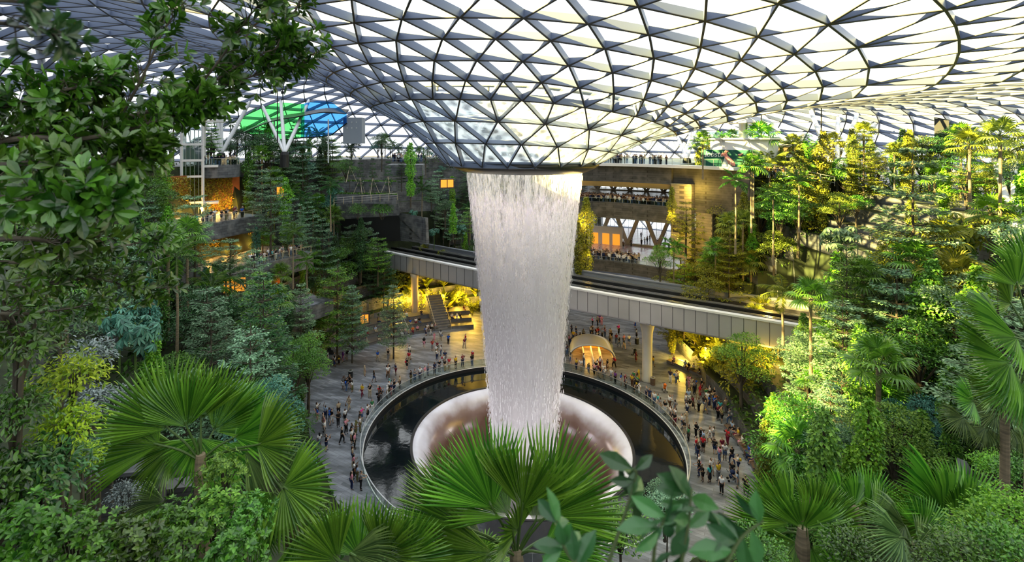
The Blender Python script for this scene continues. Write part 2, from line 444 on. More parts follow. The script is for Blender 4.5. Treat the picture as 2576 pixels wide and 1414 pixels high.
mb.add(V.reshape(-1, 3), np.stack([i + j, i + k + j, i + k + j + 1, i + j + 1], -1).reshape(-1, 4))
mb.build('water_film', M_film, smooth=True, label='thin sheet of rippling water sliding down inside the glass funnel above the dark ring', cat='water')
# ring pipe that feeds it
rv = [(O[0] + 17.0 * math.cos(R_(a)), O[1] + 17.0 * math.sin(R_(a)), float(roof_z(17.0, a)) + .55) for a in range(0, 361, 4)]
t = thing('feed_pipe', 'pale round pipe circling the funnel glass above the water sheet', 'pipe', (0, 0, 0))
MB().tube(rv, .2, 8, cap=False).build('pipe', mat('pale_green_pipe', (.55, .62, .58), .4), t, True)
for k in range(0, 90, 4): MB().bar(rv[k], np.array(rv[k]) - [0, 0, .55], .12).build('pipe_bracket', M_beamd, t)

# ------------------------------------------------------------------ the waterfall
def fall_mat(name, thin):
    m, nt, out = nodes_of(name); L = nt.links.new
    tc = N(nt, 'ShaderNodeTexCoord'); sp = N(nt, 'ShaderNodeSeparateXYZ'); L(tc.outputs['Object'], sp.inputs[0])
    def streak(sc, zs, det, warp=0):
        mp = N(nt, 'ShaderNodeMapping'); mp.inputs['Scale'].default_value = (1, 1, zs); L(tc.outputs['Object'], mp.inputs[0])
        n = N(nt, 'ShaderNodeTexNoise'); n.inputs['Scale'].default_value = sc; n.inputs['Detail'].default_value = det; n.inputs['Roughness'].default_value = .6
        L(mp.outputs[0], n.inputs['Vector']); return n.outputs['Fac']
    a = streak(1.1, .05, 3); b = streak(6.5, .018, 2); c = streak(3.2, .30, 3)
    def math_(op, x, y, z=None):
        n = N(nt, 'ShaderNodeMath', operation=op)
        for i, v in enumerate((x, y, z)):
            if v is None: continue
            if isinstance(v, (int, float)): n.inputs[i].default_value = v
            else: L(v, n.inputs[i])
        return n.outputs[0]
    up = N(nt, 'ShaderNodeMapRange'); up.inputs['From Min'].default_value = 21; up.inputs['From Max'].default_value = 30.5; L(sp.outputs[2], up.inputs[0])   # threads near the lip, drops lower down
    fine = N(nt, 'ShaderNodeMix'); fine.inputs[0].default_value = .5; L(up.outputs[0], fine.inputs[0]); L(c, fine.inputs[2]); L(b, fine.inputs[3])
    s = math_('MULTIPLY_ADD', fine.outputs[0], .62, math_('MULTIPLY', a, .38))
    dn = N(nt, 'ShaderNodeMapRange'); dn.inputs['From Min'].default_value = 30; dn.inputs['From Max'].default_value = 4
    dn.inputs['To Min'].default_value = .535 + thin; dn.inputs['To Max'].default_value = .22 + thin; L(sp.outputs[2], dn.inputs[0])
    d = math_('SUBTRACT', s, dn.outputs[0])
    al = math_('MULTIPLY_ADD', d, 8.0, .5)
    cl = N(nt, 'ShaderNodeClamp'); L(al, cl.inputs[0]); cl.inputs[1].default_value = .10; cl.inputs[2].default_value = .96
    di = N(nt, 'ShaderNodeBsdfDiffuse'); di.inputs[0].default_value = (.90, .88, .90, 1)
    tl = N(nt, 'ShaderNodeBsdfTranslucent'); tl.inputs[0].default_value = (.92, .90, .92, 1)
    m1 = N(nt, 'ShaderNodeMixShader'); m1.inputs[0].default_value = .5; L(di.outputs[0], m1.inputs[1]); L(tl.outputs[0], m1.inputs[2])
    tp = N(nt, 'ShaderNodeBsdfTransparent'); m2 = N(nt, 'ShaderNodeMixShader')
    L(cl.outputs[0], m2.inputs[0]); L(tp.outputs[0], m2.inputs[1]); L(m1.outputs[0], m2.inputs[2]); L(m2.outputs[0], out.inputs[0])
    return m
def fall_r(z): return np.interp(z, [-16, 0, 2, 9, 16, 23, 28, 30.7], [3.4, 3.75, 3.8, 4.35, 5.0, 5.75, 6.35, 6.68])
wf = thing('waterfall', 'tall white column of falling water pouring from the roof ring into the pool bowl', 'waterfall', (5.5, O[1], 0))
zz = np.linspace(30.75, -15, 60)
for nm, sc, thin, wob in (('water_curtain', 1.0, .02, .05), ('inner_water', .90, .02, .08)):
    mb = MB(); mb.lathe(np.stack([fall_r(zz) * sc, zz], 1), 160)
    V = mb.V[0]; a = np.arctan2(V[:, 1], V[:, 0]); f = 1 + wob * .35 * (np.sin(a * 7 + sc * 40) + .6 * np.sin(a * 17 + 3) + .4 * np.sin(a * 31)) * np.clip((31 - V[:, 2]) / 20, .1, 1) * .5
    V[:, 0] *= f; V[:, 1] *= f
    mb.build(nm, fall_mat(nm + '_white', thin), wf, True)
# loose spray round the column: small drops and short threads
n = 9000; z = rng.uniform(0, 30.3, n) ; a = rng.uniform(0, 2 * math.pi, n)
rr = fall_r(z) * (1.0 + np.abs(rng.normal(0, .022, n)) * np.clip((32 - z) / 12, .3, 2.2))
P = np.stack([rr * np.cos(a), rr * np.sin(a), z], 1); ln = rng.uniform(.12, .55, n); wd = rng.uniform(.015, .04, n)
mb = MB(); mb.beams(P, P - np.array([0, 0, 1]) * ln[:, None], np.stack([np.cos(a), np.sin(a), 0 * a], 1), .03, -.012, .012)
o = mb.build('spray_drop', mat('falling_drops', (.92, .91, .93), .3), wf); o['kind'] = 'stuff'
for k in range(20):
    a = k * 18 + 10; c, s = math.cos(R_(a)), math.sin(R_(a))
    lamp((5.5 + 7.6 * c, O[1] + 7.6 * s, 29.9), 450, (1.0, .70, .93), .3, 60, (5.5 + 4.4 * c, O[1] + 4.4 * s, 12))
for k in range(9):
    a = k * 40 + 8; c, s = math.cos(R_(a)), math.sin(R_(a))
    lamp((5.5 + 12.3 * c, O[1] + 12.3 * s, .1), 1150, (1.0, .93, .95), .25, 110, (5.5 + 3.6 * c, O[1] + 3.6 * s, 3.0))

# ------------------------------------------------------------------ pool, bowl, balustrade, plaza
m, nt, out = nodes_of('plank_paving'); L = nt.links.new
tc = N(nt, 'ShaderNodeTexCoord'); mp = N(nt, 'ShaderNodeMapping'); mp.inputs['Rotation'].default_value = (0, 0, .55)
br = N(nt, 'ShaderNodeTexBrick'); br.inputs['Scale'].default_value = .32; br.inputs['Brick Width'].default_value = .75; br.inputs['Row Height'].default_value = .13
br.inputs['Mortar Size'].default_value = .004; br.inputs['Color1'].default_value = (.27, .29, .335, 1); br.inputs['Color2'].default_value = (.13, .145, .17, 1); br.inputs['Mortar'].default_value = (.10, .10, .11, 1)
no = N(nt, 'ShaderNodeTexNoise'); no.inputs['Scale'].default_value = .35; no.inputs['Detail'].default_value = 5
mp2 = N(nt, 'ShaderNodeMapping'); mp2.inputs['Rotation'].default_value = (0, 0, .55); mp2.inputs['Scale'].default_value = (.6, 3, 1)
L(tc.outputs['Object'], mp.inputs[0]); L(mp.outputs[0], br.inputs['Vector']); L(tc.outputs['Object'], mp2.inputs[0]); L(mp2.outputs[0], no.inputs['Vector'])
rp = N(nt, 'ShaderNodeValToRGB'); rp.color_ramp.elements[0].position = .4; rp.color_ramp.elements[1].position = .62
rp.color_ramp.elements[0].color = (.45, .45, .45, 1); rp.color_ramp.elements[1].color = (1.25, 1.25, 1.25, 1); L(no.outputs['Fac'], rp.inputs[0])
mx = N(nt, 'ShaderNodeMix', data_type='RGBA', blend_type='MULTIPLY'); mx.inputs[0].default_value = .8
L(br.outputs[0], mx.inputs[6]); L(rp.outputs[0], mx.inputs[7])
b = N(nt, 'ShaderNodeBsdfPrincipled'); b.inputs['Roughness'].default_value = .42; L(mx.outputs[2], b.inputs['Base Color']); L(b.outputs[0], out.inputs[0])
M_pave = m
mb = MB(); mb.lathe([(17.9, 0), (30, 0), (50, 0), (92, 0)], 120, O); mb.build('floor', M_pave, kind='structure')

m, nt, out = nodes_of('dark_still_water'); L = nt.links.new
b = N(nt, 'ShaderNodeBsdfPrincipled'); b.inputs['Base Color'].default_value = (.003, .006, .008, 1); b.inputs['Roughness'].default_value = .06; b.inputs['Specular IOR Level'].default_value = .75
tc = N(nt, 'ShaderNodeTexCoord'); no = N(nt, 'ShaderNodeTexNoise'); no.inputs['Scale'].default_value = 1.6; no.inputs['Detail'].default_value = 3
bp = N(nt, 'ShaderNodeBump'); bp.inputs['Strength'].default_value = .022; bp.inputs['Distance'].default_value = .3
L(tc.outputs['Object'], no.inputs['Vector']); L(no.outputs['Fac'], bp.inputs['Height']); L(bp.outputs[0], b.inputs['Normal']); L(b.outputs[0], out.inputs[0])
M_pool = m
pool = thing('reflecting_pool', 'round dark mirror-like pool ringed by glass around the bowl', 'pool', (O[0], O[1], 0))
MB().lathe([(12.5, -.45), (17.82, -.45)], 160).build('pool_water', M_pool, pool)
MB().lathe([(17.84, .0), (17.84, .06), (17.95, .06), (17.95, -.3)], 160).build('pool_kerb', M_white, pool)
MB().lathe([(17.82, -.7), (17.82, .02), (17.86, .02)], 160).build('inner_wall', M_dark, pool)
MB().lathe([(12.75, -.7), (12.75, -.42), (12.5, -.42), (12.4, -.6)], 160).build('inner_edge', M_dark, pool)

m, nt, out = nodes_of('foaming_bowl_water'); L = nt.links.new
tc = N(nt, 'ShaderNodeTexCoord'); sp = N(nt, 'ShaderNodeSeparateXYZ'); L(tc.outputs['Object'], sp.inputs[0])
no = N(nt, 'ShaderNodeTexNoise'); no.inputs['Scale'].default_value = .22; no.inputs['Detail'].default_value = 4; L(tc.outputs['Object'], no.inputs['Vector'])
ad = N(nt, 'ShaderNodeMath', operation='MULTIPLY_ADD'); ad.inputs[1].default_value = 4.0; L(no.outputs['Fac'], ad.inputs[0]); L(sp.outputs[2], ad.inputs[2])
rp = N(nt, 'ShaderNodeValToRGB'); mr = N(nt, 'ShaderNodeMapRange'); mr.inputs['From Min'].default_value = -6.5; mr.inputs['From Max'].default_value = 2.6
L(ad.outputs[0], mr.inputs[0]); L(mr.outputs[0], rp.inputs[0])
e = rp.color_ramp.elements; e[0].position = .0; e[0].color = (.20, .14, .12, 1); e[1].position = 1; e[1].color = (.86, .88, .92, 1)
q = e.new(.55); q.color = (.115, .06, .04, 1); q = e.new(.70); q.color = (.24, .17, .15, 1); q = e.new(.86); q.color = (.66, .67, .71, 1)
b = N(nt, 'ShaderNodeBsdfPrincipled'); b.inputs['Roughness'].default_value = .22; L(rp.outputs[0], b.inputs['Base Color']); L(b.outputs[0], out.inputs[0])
bowl = thing('water_bowl', 'deep round bowl of foaming water swallowing the waterfall in the middle of the pool', 'basin', (O[0], O[1], 0))
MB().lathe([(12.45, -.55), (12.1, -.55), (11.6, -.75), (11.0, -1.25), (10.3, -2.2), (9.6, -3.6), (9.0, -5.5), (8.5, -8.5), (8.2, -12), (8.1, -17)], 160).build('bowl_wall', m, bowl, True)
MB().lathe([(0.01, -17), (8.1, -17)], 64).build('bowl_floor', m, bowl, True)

bal = thing('glass_balustrade', 'low curved greenish glass balustrade running all round the dark pool', 'balustrade', (O[0], O[1], 0))
mb = MB().lathe([(18.15, .05), (18.15, 1.12)], 180)
for a in range(0, 360, 4):
    c, s = math.cos(R_(a)), math.sin(R_(a)); mb.bar((18.15 * c, 18.15 * s, .02), (18.15 * c, 18.15 * s, 1.12), .025, m=1)
mb.build('glass_panel', [M_bal, M_rail], bal)
MB().lathe([(18.1, 1.12), (18.1, 1.16), (18.2, 1.16), (18.2, 1.12)], 180).build('top_rail', M_rail, bal)
# ------------------------------------------------------------------ people-mover bridge
NEAR = bez([(-52, 130), (-38, 117), (-14.7, 97.9), (13.9, 76.0), (38.5, 60.2), (62, 45.5), (76, 37)], 60)
tg = unit(np.gradient(NEAR, axis=0)); nr = np.stack([-tg[:, 1], tg[:, 0]], 1)     # points away from the camera side
def off(d): return NEAR + nr * d
def strip(mb, d0, d1, z0, z1, m=0):
    """closed box section along the bridge between offsets d0..d1 and heights z0..z1"""
    A, B = off(d0), off(d1); k = len(A)
    V = np.concatenate([np.column_stack([A, np.full(k, z0)]), np.column_stack([B, np.full(k, z0)]), np.column_stack([B, np.full(k, z1)]), np.column_stack([A, np.full(k, z1)])])
    i = np.arange(k - 1); q = []
    for a, b in ((0, 1), (1, 2), (2, 3), (3, 0)): q.append(np.stack([a * k + i, a * k + i + 1, b * k + i + 1, b * k + i], 1))
    return mb.add(V, np.concatenate(q), m=m)
def bridge_off(x, y):
    d = NEAR - np.array([x, y]); k = int((d ** 2).sum(1).argmin()); return -float(d[k] @ nr[k]), k
br_ = thing('train_bridge', 'long pale grey double-track train viaduct crossing behind the waterfall', 'bridge', (0, 0, 0))
mb = MB(); strip(mb, -.25, .1, 8.9, 11.85)
for s_ in range(0, len(NEAR) * 2 - 2):
    u = s_ / 2; i = int(u); f = u - i; p = NEAR[i] * (1 - f) + NEAR[min(i + 1, len(NEAR) - 1)] * f; n_ = nr[i]
    q = p - n_ * .262; mb.bar((q[0], q[1], 8.92), (q[0], q[1], 11.85), .05, .03, up=(n_[0], n_[1], 0), m=1)
mb.build('side_panel', [M_grey, M_dark], br_)
mb = MB(); strip(mb, -.35, .45, 11.85, 12.1); mb.build('coping', M_white, br_)
mb = MB(); strip(mb, .1, 11.5, 8.6, 9.6); strip(mb, .1, 11.5, 9.6, 10.2, 1); mb.build('deck_slab', [M_grey, M_trackd], br_)
mb = MB(); strip(mb, 11.5, 11.9, 8.8, 11.5); strip(mb, 11.4, 12.0, 11.5, 11.7); mb.build('far_parapet', mat('blue_grey_parapet', (.24, .26, .30), .4), br_)
for d in (1.3, 4.4, 7.1, 10.2): mb = MB(); strip(mb, d - .45, d + .45, 10.2, 10.95); mb.build('guideway_beam', M_trackd, br_)
for d in (.95, 1.55, 4.15, 4.7, 6.8, 7.4, 9.95, 10.5):
    mb = MB(); strip(mb, d - .06, d + .06, 10.95, 11.12); mb.build('rail', M_rail, br_)
mb = MB(); strip(mb, 5.6, 5.9, 10.2, 11.3); mb.build('cable_trough', M_dark, br_)
for k, d in ((14, 2.8), (18, 2.9), (22, 8.7), (24, 2.8), (27, 2.9), (30, 8.6), (33, 2.8), (36, 2.8), (39, 8.7), (42, 2.9), (45, 2.8), (20, 5.75), (34, 5.75)):
    p = off(d)[min(k, len(NEAR) - 1)]
    MB().box((p[0], p[1], 10.5), (1.0, .5, .35), math.atan2(tg[k][1], tg[k][0])).build('signal_box', M_white, br_)
p = ground(1628, 957); col = thing('bridge_column', 'pale round concrete column carrying the viaduct over the plaza', 'column', p)
MB().lathe([(.01, 8.65), (1.15, 8.65), (1.0, 7.9), (.74, 6.8), (.68, 5), (.68, .35), (.75, .3), (.75, 0)], 40).build('shaft', mat('pale_concrete', (.50, .49, .45), .5, noise=(.44, .43, .39), nscale=.6), col, True)
MB().box((0, 0, 8.7), (3.2, 3.2, .25), .6).build('bearing_plate', M_grey, col)
p = at(1043, 700, 96); col = thing('bridge_column', 'short warm-lit column under the far end of the viaduct above golden plants', 'column', (p[0], p[1], 0))
MB().lathe([(.01, 8.7), (.85, 8.7), (.7, 7.9), (.7, 0)], 28).build('shaft', mat('lamp_tinted_concrete', (.55, .43, .26), .5), col, True)  # warm lamp glow put into the concrete colour

# ------------------------------------------------------------------ terraced hillside
def carve(x, y, z, r, a):
    d, k = bridge_off(x, y)
    if -7 < d < (14 if x < 5 else 12.4) and 20 < r < (56 if x < 5 else 42): z = min(z, 6.8)
    if 45.6 < a < 70.9: z = min(z, 5.0)
    if 145 < a < 169: z = min(z, 9.5 if r < 37.6 else 15.6 if r < 49.6 else 21.6 if r < 56.4 else 30)
    return z
mb = MB(); AA = np.arange(0, 360.1, 1.0); rows = []
for a in AA:
    p_, q_, z_ = float(tab(a, P_T)), float(tab(a, Q_T)), float(tab(a, Z_T)); w_ = (q_ - p_) / STEPS; pts = [(p_, -.05)]
    for k in range(STEPS):
        pts += [(p_ + k * w_, z_ * (k + 1) / STEPS), (p_ + (k + 1) * w_ - .001, z_ * (k + 1) / STEPS)]
    pts.append((float(tab(a, RO_T)) - 2, z_))
    rows.append([(O[0] + r * math.cos(R_(a)), O[1] + r * math.sin(R_(a)), z if k == 0 else carve(O[0] + r * math.cos(R_(a)), O[1] + r * math.sin(R_(a)), z, r, a)) for k, (r, z) in enumerate(pts)])
V = np.array(rows); k = V.shape[1]; i = np.arange(len(AA) - 1)[:, None] * k
j = np.arange(0, k - 1, 2)[None]; qr = np.stack([i + j, i + k + j, i + k + j + 1, i + j + 1], -1).reshape(-1, 4)
j = np.arange(1, k - 1, 2)[None]; qt = np.stack([i + j, i + k + j, i + k + j + 1, i + j + 1], -1).reshape(-1, 4)
mb.add(V.reshape(-1, 3), qr, m=0); mb.add(V.reshape(-1, 3), qt, m=1)
hill = mb.build('hillside', [M_stone, M_soil], kind='structure')
def hill_z(x, y):
    r, a = polar_of(x, y); return carve(x, y, terr(x, y), r, a)
# ------------------------------------------------------------------ helpers for decks
def rail_arc(name, label, cat, rho, a0, a1, z, h=1.15, grp=None, step=2.0, hole=None):
    """glass guard rail along an arc: panels, handrail, posts"""
    t = thing(name, label, cat, (0, 0, 0), group=grp)
    n = max(4, int(abs(a1 - a0) / 2))
    MB().lathe([(rho, z + .05), (rho, z + h - .06)], n, O, 0, a0, a1).build('glass_panel', M_bal, t)
    MB().lathe([(rho - .04, z + h - .05), (rho - .04, z + h), (rho + .04, z + h), (rho + .04, z + h - .05)], n, O, 0, a0, a1).build('handrail', M_rail, t)
    for a in np.arange(a0, a1 + .01, step):
        p = pol(rho, a); MB().bar((p[0], p[1], z), (p[0], p[1], z + h - .04), .05).build('rail_post', M_rail, t)
    return t
def rail_line(name, label, cat, pts, h=1.1, grp=None, glass=True, gap=1.4):
    t = thing(name, label, cat, (0, 0, 0), group=grp); pts = [np.array(p, float) for p in pts]
    up = np.array([0, 0, 1.0]); g, r, q = MB(), MB(), MB()
    for a, b in zip(pts[:-1], pts[1:]):
        r.bar(a + up * h, b + up * h, .06)
        if glass: g.add([a + up * .08, b + up * .08, b + up * (h - .06), a + up * (h - .06)], [(0, 1, 2, 3)])
        else:
            for f in (.35, .68): r.bar(a + up * h * f, b + up * h * f, .035)
        k = max(1, int(np.linalg.norm(b - a) / gap))
        for i in range(k + 1):
            p = a + (b - a) * i / k; MB().bar(p, p + up * h, .05).build('rail_post', M_rail, t)
    if glass: g.build('glass_panel', M_bal, t)
    r.build('handrail', M_rail, t)
    return t

# ------------------------------------------------------------------ mall levels behind the waterfall, to its right
A0, A1 = 45.6, 70.9
s1 = thing('mall_level', 'top deck slab with dark slate fascia and cream soffit right of the waterfall', 'floor slab', (0, 0, 0))
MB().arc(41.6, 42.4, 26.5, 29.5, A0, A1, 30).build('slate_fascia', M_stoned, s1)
MB().lathe([(42.4, 26.5), (43.2, 26.4), (44.6, 25.3), (46, 25.2), (80, 25.2)], 30, O, 0, A0, A1).build('cream_soffit', M_cream, s1)
MB().arc(40.6, 42.6, 29.5, 30.0, 30, A1, 50).build('white_edge', M_white, s1)
MB().arc(42.4, 90, 29.5, 29.95, A0, A1, 30).build('deck_floor', M_pave, s1)
M_floorc = mat('polished_cream_floor', (.62, .55, .46), .25)
s2 = thing('mall_level', 'crowded middle gallery slab with slate fascia seen right of the waterfall', 'floor slab', (0, 0, 0))
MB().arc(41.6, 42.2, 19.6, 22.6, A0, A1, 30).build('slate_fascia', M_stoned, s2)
MB().arc(42.2, 78, 21.6, 22.2, A0, A1, 30).build('gallery_floor', M_floorc, s2)
m, nt, out = nodes_of('pale_floor_with_pink_lines'); L = nt.links.new
tc = N(nt, 'ShaderNodeTexCoord'); mp = N(nt, 'ShaderNodeMapping'); mp.inputs['Rotation'].default_value = (0, 0, -.35); L(tc.outputs['Object'], mp.inputs[0])
br = N(nt, 'ShaderNodeTexBrick'); br.inputs['Scale'].default_value = .5; br.inputs['Mortar Size'].default_value = .045; br.inputs['Brick Width'].default_value = .9; br.inputs['Row Height'].default_value = .55
br.inputs['Color1'].default_value = (.80, .74, .74, 1); br.inputs['Color2'].default_value = (.76, .68, .70, 1); br.inputs['Mortar'].default_value = (.50, .10, .22, 1); L(mp.outputs[0], br.inputs['Vector'])
b = N(nt, 'ShaderNodeBsdfPrincipled'); b.inputs['Roughness'].default_value = .25; L(br.outputs[0], b.inputs['Base Color']); L(b.outputs[0], out.inputs[0])
M_pink = m
s3 = thing('mall_level', 'lower gallery slab with pale floor patterned in pink lines above the viaduct', 'floor slab', (0, 0, 0))
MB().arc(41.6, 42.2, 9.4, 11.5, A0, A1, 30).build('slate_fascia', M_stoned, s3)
MB().arc(42.2, 52, 10.6, 11.2, A0, A1, 30).build('cream_floor', M_floorc, s3)
MB().arc(52, 82, 10.6, 11.2, A0, A1, 30).build('patterned_floor', M_pink, s3)
MB().lathe([(42.2, 9.4), (82, 9.4)], 30, O, 0, A0, A1).build('underside', M_cream, s3)
rail_arc('glass_guardrail', 'glass guardrail along the crowded middle gallery right of the waterfall', 'guardrail', 41.9, A0 + .4, A1 - .4, 22.6, .75)
rail_arc('glass_guardrail', 'glass guardrail on the lower gallery with the pink-lined floor', 'guardrail', 41.9, A0 + .4, A1 - .4, 11.5, .7)
rail_arc('glass_guardrail', 'long glass guardrail on the white edged top deck beside the green lobster hoarding', 'guardrail', 40.9, 31, A1 - .4, 30.0, 1.15)
# leaning white facade struts
def strut_row(label, rho, a0, a1, n, z0, z1, w, mtl, dr=0.0):
    t = thing('facade_truss', label, 'truss', (0, 0, 0))
    da = (a1 - a0) / n
    for i in range(n):
        for s_ in (0, 1):
            p = pol(rho, a0 + da * (i + .5)); q = pol(rho + dr, a0 + da * (i + s_))
            MB().bar((p[0], p[1], z0), (q[0], q[1], z1), w, w * .8, up=(1, -1, 0)).build('strut', mtl, t)
    mb = MB()
    for z, r in ((z0, rho), (z1, rho + dr)):
        mb.lathe([(r - w / 2, z - w / 2), (r + w / 2, z - w / 2), (r + w / 2, z + w / 2), (r - w / 2, z + w / 2), (r - w / 2, z - w / 2)], 24, O, 0, a0, a1)
    mb.build('ring_beam', mtl, t)
    return t
M_tan = mat('tan_painted_steel', (.60, .50, .36), .4); M_bluew = mat('blue_white_steel', (.50, .54, .64), .4)
strut_row('row of leaning white struts in the windows behind the middle gallery crowd', 70, A0, A1, 8, 22.2, 25.4, .5, M_tan)
strut_row('tall leaning tan struts crossing the window above the pink-lined floor', 60, A0 + 1, A1, 4, 11.2, 19.6, .75, M_tan)
strut_row('zigzag of blue white steel struts under the roof edge above the top deck', 86, 38, 78, 14, 30, 35.5, .7, M_bluew)
mb = MB()
for k in range(31):
    a = A0 + (A1 - A0) * k / 30; p = pol(77, a); mb.bar((p[0], p[1], 11), (p[0], p[1], 26), .09)
for z in (12.5, 14, 15.6, 17.2, 18.8, 20.3, 23.3, 24.4): mb.lathe([(77, z), (77, z + .09)], 30, O, 0, A0, A1)
t = thing('window_1', kind='structure'); mb.build('window_frame', M_rail, t, kind='structure')
MB().lathe([(77.1, 11), (77.1, 26)], 30, O, 0, A0, A1).build('window_glass', M_gl, t, kind='structure')
# shops under the lower gallery, warm lit
t = thing('shop_front', 'low white shop wall with warm lit doorways behind the lower gallery crowd', 'shop front', (0, 0, 0))
MB().arc(58, 58.5, 11.2, 15.2, 62.5, 70.5, 10).build('shop_wall', M_white, t)
M_amber = mat('lit_amber_panel', (.9, .40, .06), .5, emit=(1, .36, .03), es=.75)
for a in (63.8, 66, 68.4):
    p = pol(57.95, a); MB().box((p[0], p[1], 12.5), (1.5, .12, 2.4), R_(a) + math.pi / 2).build('lit_doorway', M_amber, t)
p = pol(44, 69.6)
t = thing('red_exit_board', 'small square red hanging sign above the middle gallery crowd', 'sign', (p[0], p[1], 25.3)); MB().box((0, 0, -.45), (.9, .1, .8), R_(-30)).build('sign_face', mat('sign_red', (.75, .03, .05), .4, emit=(.8, .02, .04), es=.5), t)
MB().box((0, -.06, -.45), (.5, .03, .1), R_(-30)).build('sign_mark', M_white, t)
# warm stone walls right of the galleries
for a0, a1, r, z0, z1, lab in ((40.5, 45.5, 41.2, 14, 26.6, 'sand coloured stone wall beside the galleries behind thin palms'), (36.5, 40.4, 42.5, 13, 24, 'second sand stone wall stepping back right of the galleries')):
    t = thing('stone_wall', lab, 'wall', (0, 0, 0)); MB().arc(r, r + 1.2, z0, z1, a0, a1, 8).build('stone_face', M_stonew, t); MB().arc(r - .15, r + 1.3, z1, z1 + .2, a0, a1, 8).build('wall_coping', M_stone, t)
p = pol(40.2, 42.6)
t = thing('speaker_box', 'square black box loudspeaker mounted on the sand stone wall', 'speaker', (p[0], p[1], 18.6), R_(-47))
MB().box((0, 0, .95), (1.9, 1.3, 1.9)).build('cabinet', M_dark, t); MB().box((0, -.67, .95), (1.3, .05, 1.3)).build('grille', mat('grille_grey', (.05, .05, .05), .6), t); MB().box((0, .5, -.3), (.3, 1.0, .6)).build('wall_bracket', M_dark, t)
# dark shaded slate wall under the white deck edge
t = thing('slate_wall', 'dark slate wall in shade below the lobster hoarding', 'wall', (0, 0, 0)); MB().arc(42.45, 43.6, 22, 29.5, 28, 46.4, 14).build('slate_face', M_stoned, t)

# hoarding with the lobster advertisement
ha = (27.5, 38.8)
t = thing('hoarding', 'green advertising hoarding with white lettering and a pink lobster on the top deck', 'billboard', (0, 0, 0))
M_teal = mat('hoarding_green', (.006, .085, .065), .45)
MB().arc(42.2, 42.5, 29.9, 32.7, ha[0], ha[1], 10).build('board', M_teal, t)
def on_board(a, z, r=42.15):
    p = pol(r, a); return np.array([p[0], p[1], z]), R_(a) - math.pi / 2
def word(txt, a, z, size, mtl, parent, shear=.25, name='lettering'):
    c = bpy.data.curves.new(name, 'FONT'); c.body = txt; c.size = size; c.shear = shear; c.extrude = .02; c.align_x = 'CENTER'
    p, rz = on_board(a, z); tmp = bpy.data.objects.new(name, c); COL.objects.link(tmp)
    bpy.context.view_layer.update()
    me = bpy.data.meshes.new_from_object(tmp.evaluated_get(bpy.context.evaluated_depsgraph_get())); bpy.data.objects.remove(tmp)
    o = bpy.data.objects.new(name, me); COL.objects.link(o); me.materials.clear(); me.materials.append(mtl)
    o.parent = parent; o.location = p; o.rotation_euler = (math.pi / 2, 0, rz); return o
word('lobster.', 35.3, 31.55, 1.3, M_white, t)
word('a', 37.8, 31.5, .8, M_white, t, name='small_lettering')
for k in range(4): word('- - - -', 28.6, 31.1 - k * .28, .34, M_white, t, 0, 'fine_print')
def lobster():
    M_l = mat('lobster_pink', (.78, .30, .24), .5)
    def blob(pts, rad, nm):
        P = []
        for u, v in pts:
            p, _ = on_board(32.6 - u * 1.0, 31.1 + v, 42.1); P.append(p)
        MB().tube(bez(P, 14), np.interp(np.linspace(0, 1, len(bez(P, 14))), np.linspace(0, 1, len(rad)), rad), 8).build(nm, M_l, t)
    blob([(-.4, .5), (.4, -.1), (1.2, -.6), (1.6, -.9)], [.3, .42, .32, .12], 'lobster_body')
    blob([(-.4, .5), (-1.1, .9), (-1.5, .6)], [.1, .3, .06], 'lobster_claw'); blob([(-.2, .6), (-.5, 1.25), (.2, 1.4)], [.1, .26, .06], 'lobster_claw')
    for k in range(3): blob([(.3 + k * .4, -.1 - k * .3), (.1 + k * .4, -.7 - k * .2)], [.07, .03], 'lobster_leg')
    blob([(2.3, .9), (2.8, .85), (3.4, 1.1)], [.06, .18, .05], 'pictured_prawn')
lobster()
# tent kiosk above the hoarding
p = at(1870, 385, 84)
t = thing('white_kiosk', 'white draped round kiosk with a terrace and a grey canopy above the hoarding', 'kiosk', (p[0], p[1], 30))
MB().lathe([(5.2, 0), (5.0, 2.8), (4.9, 4.4)], 24).build('draped_wall', mat('white_cloth', (.75, .75, .78), .7), t)
MB().lathe([(.01, 4.4), (5.4, 4.4), (5.4, 4.65), (.01, 4.65)], 24).build('terrace_slab', M_white, t)
MB().lathe([(5.2, 4.65), (5.2, 5.7)], 24).build('terrace_glass', M_bal, t)
MB().lathe([(.7, 4.65), (.7, 7.3)], 12).build('kiosk_core', M_rail, t); MB().lathe([(.01, 8.0), (1.6, 7.5), (2.6, 7.2), (2.6, 7.1), (.01, 7.3)], 20).build('canopy_disc', mat('grey_canopy', (.3, .3, .32), .5), t)
mb = MB()
for k in range(8):
    a = k / 8 * 2 * math.pi; c, s = math.cos(a), math.sin(a); mb.bar((5.15 * c, 5.15 * s, 0), (5.05 * math.cos(a + .39), 5.05 * math.sin(a + .39), 4.3), .1); mb.bar((5.15 * math.cos(a + .785), 5.15 * math.sin(a + .785), 0), (5.05 * math.cos(a + .39), 5.05 * math.sin(a + .39), 4.3), .1)
mb.build('drape_seam', M_white, t)
p = at(1980, 420, 88)
t = thing('food_stall', 'low flat roofed food stall with a warm lit counter on the top deck', 'stall', (p[0], p[1], 29.4), R_(-35))
MB().box((0, 0, 3.9), (13, 4, .35)).build('flat_roof', M_cream, t); MB().box((0, .8, 2.0), (12.4, .2, 3.4)).build('back_wall', mat('brown_wall', (.14, .07, .04), .5), t); MB().box((0, -1.2, .55), (11, .7, 1.1)).build('counter', M_wood, t)
MB().box((0, .66, 3.2), (12, .08, .8)).build('lit_fascia', mat('lit_menu_fascia', (.8, .5, .12), .5, emit=(1, .6, .12), es=1.0), t)
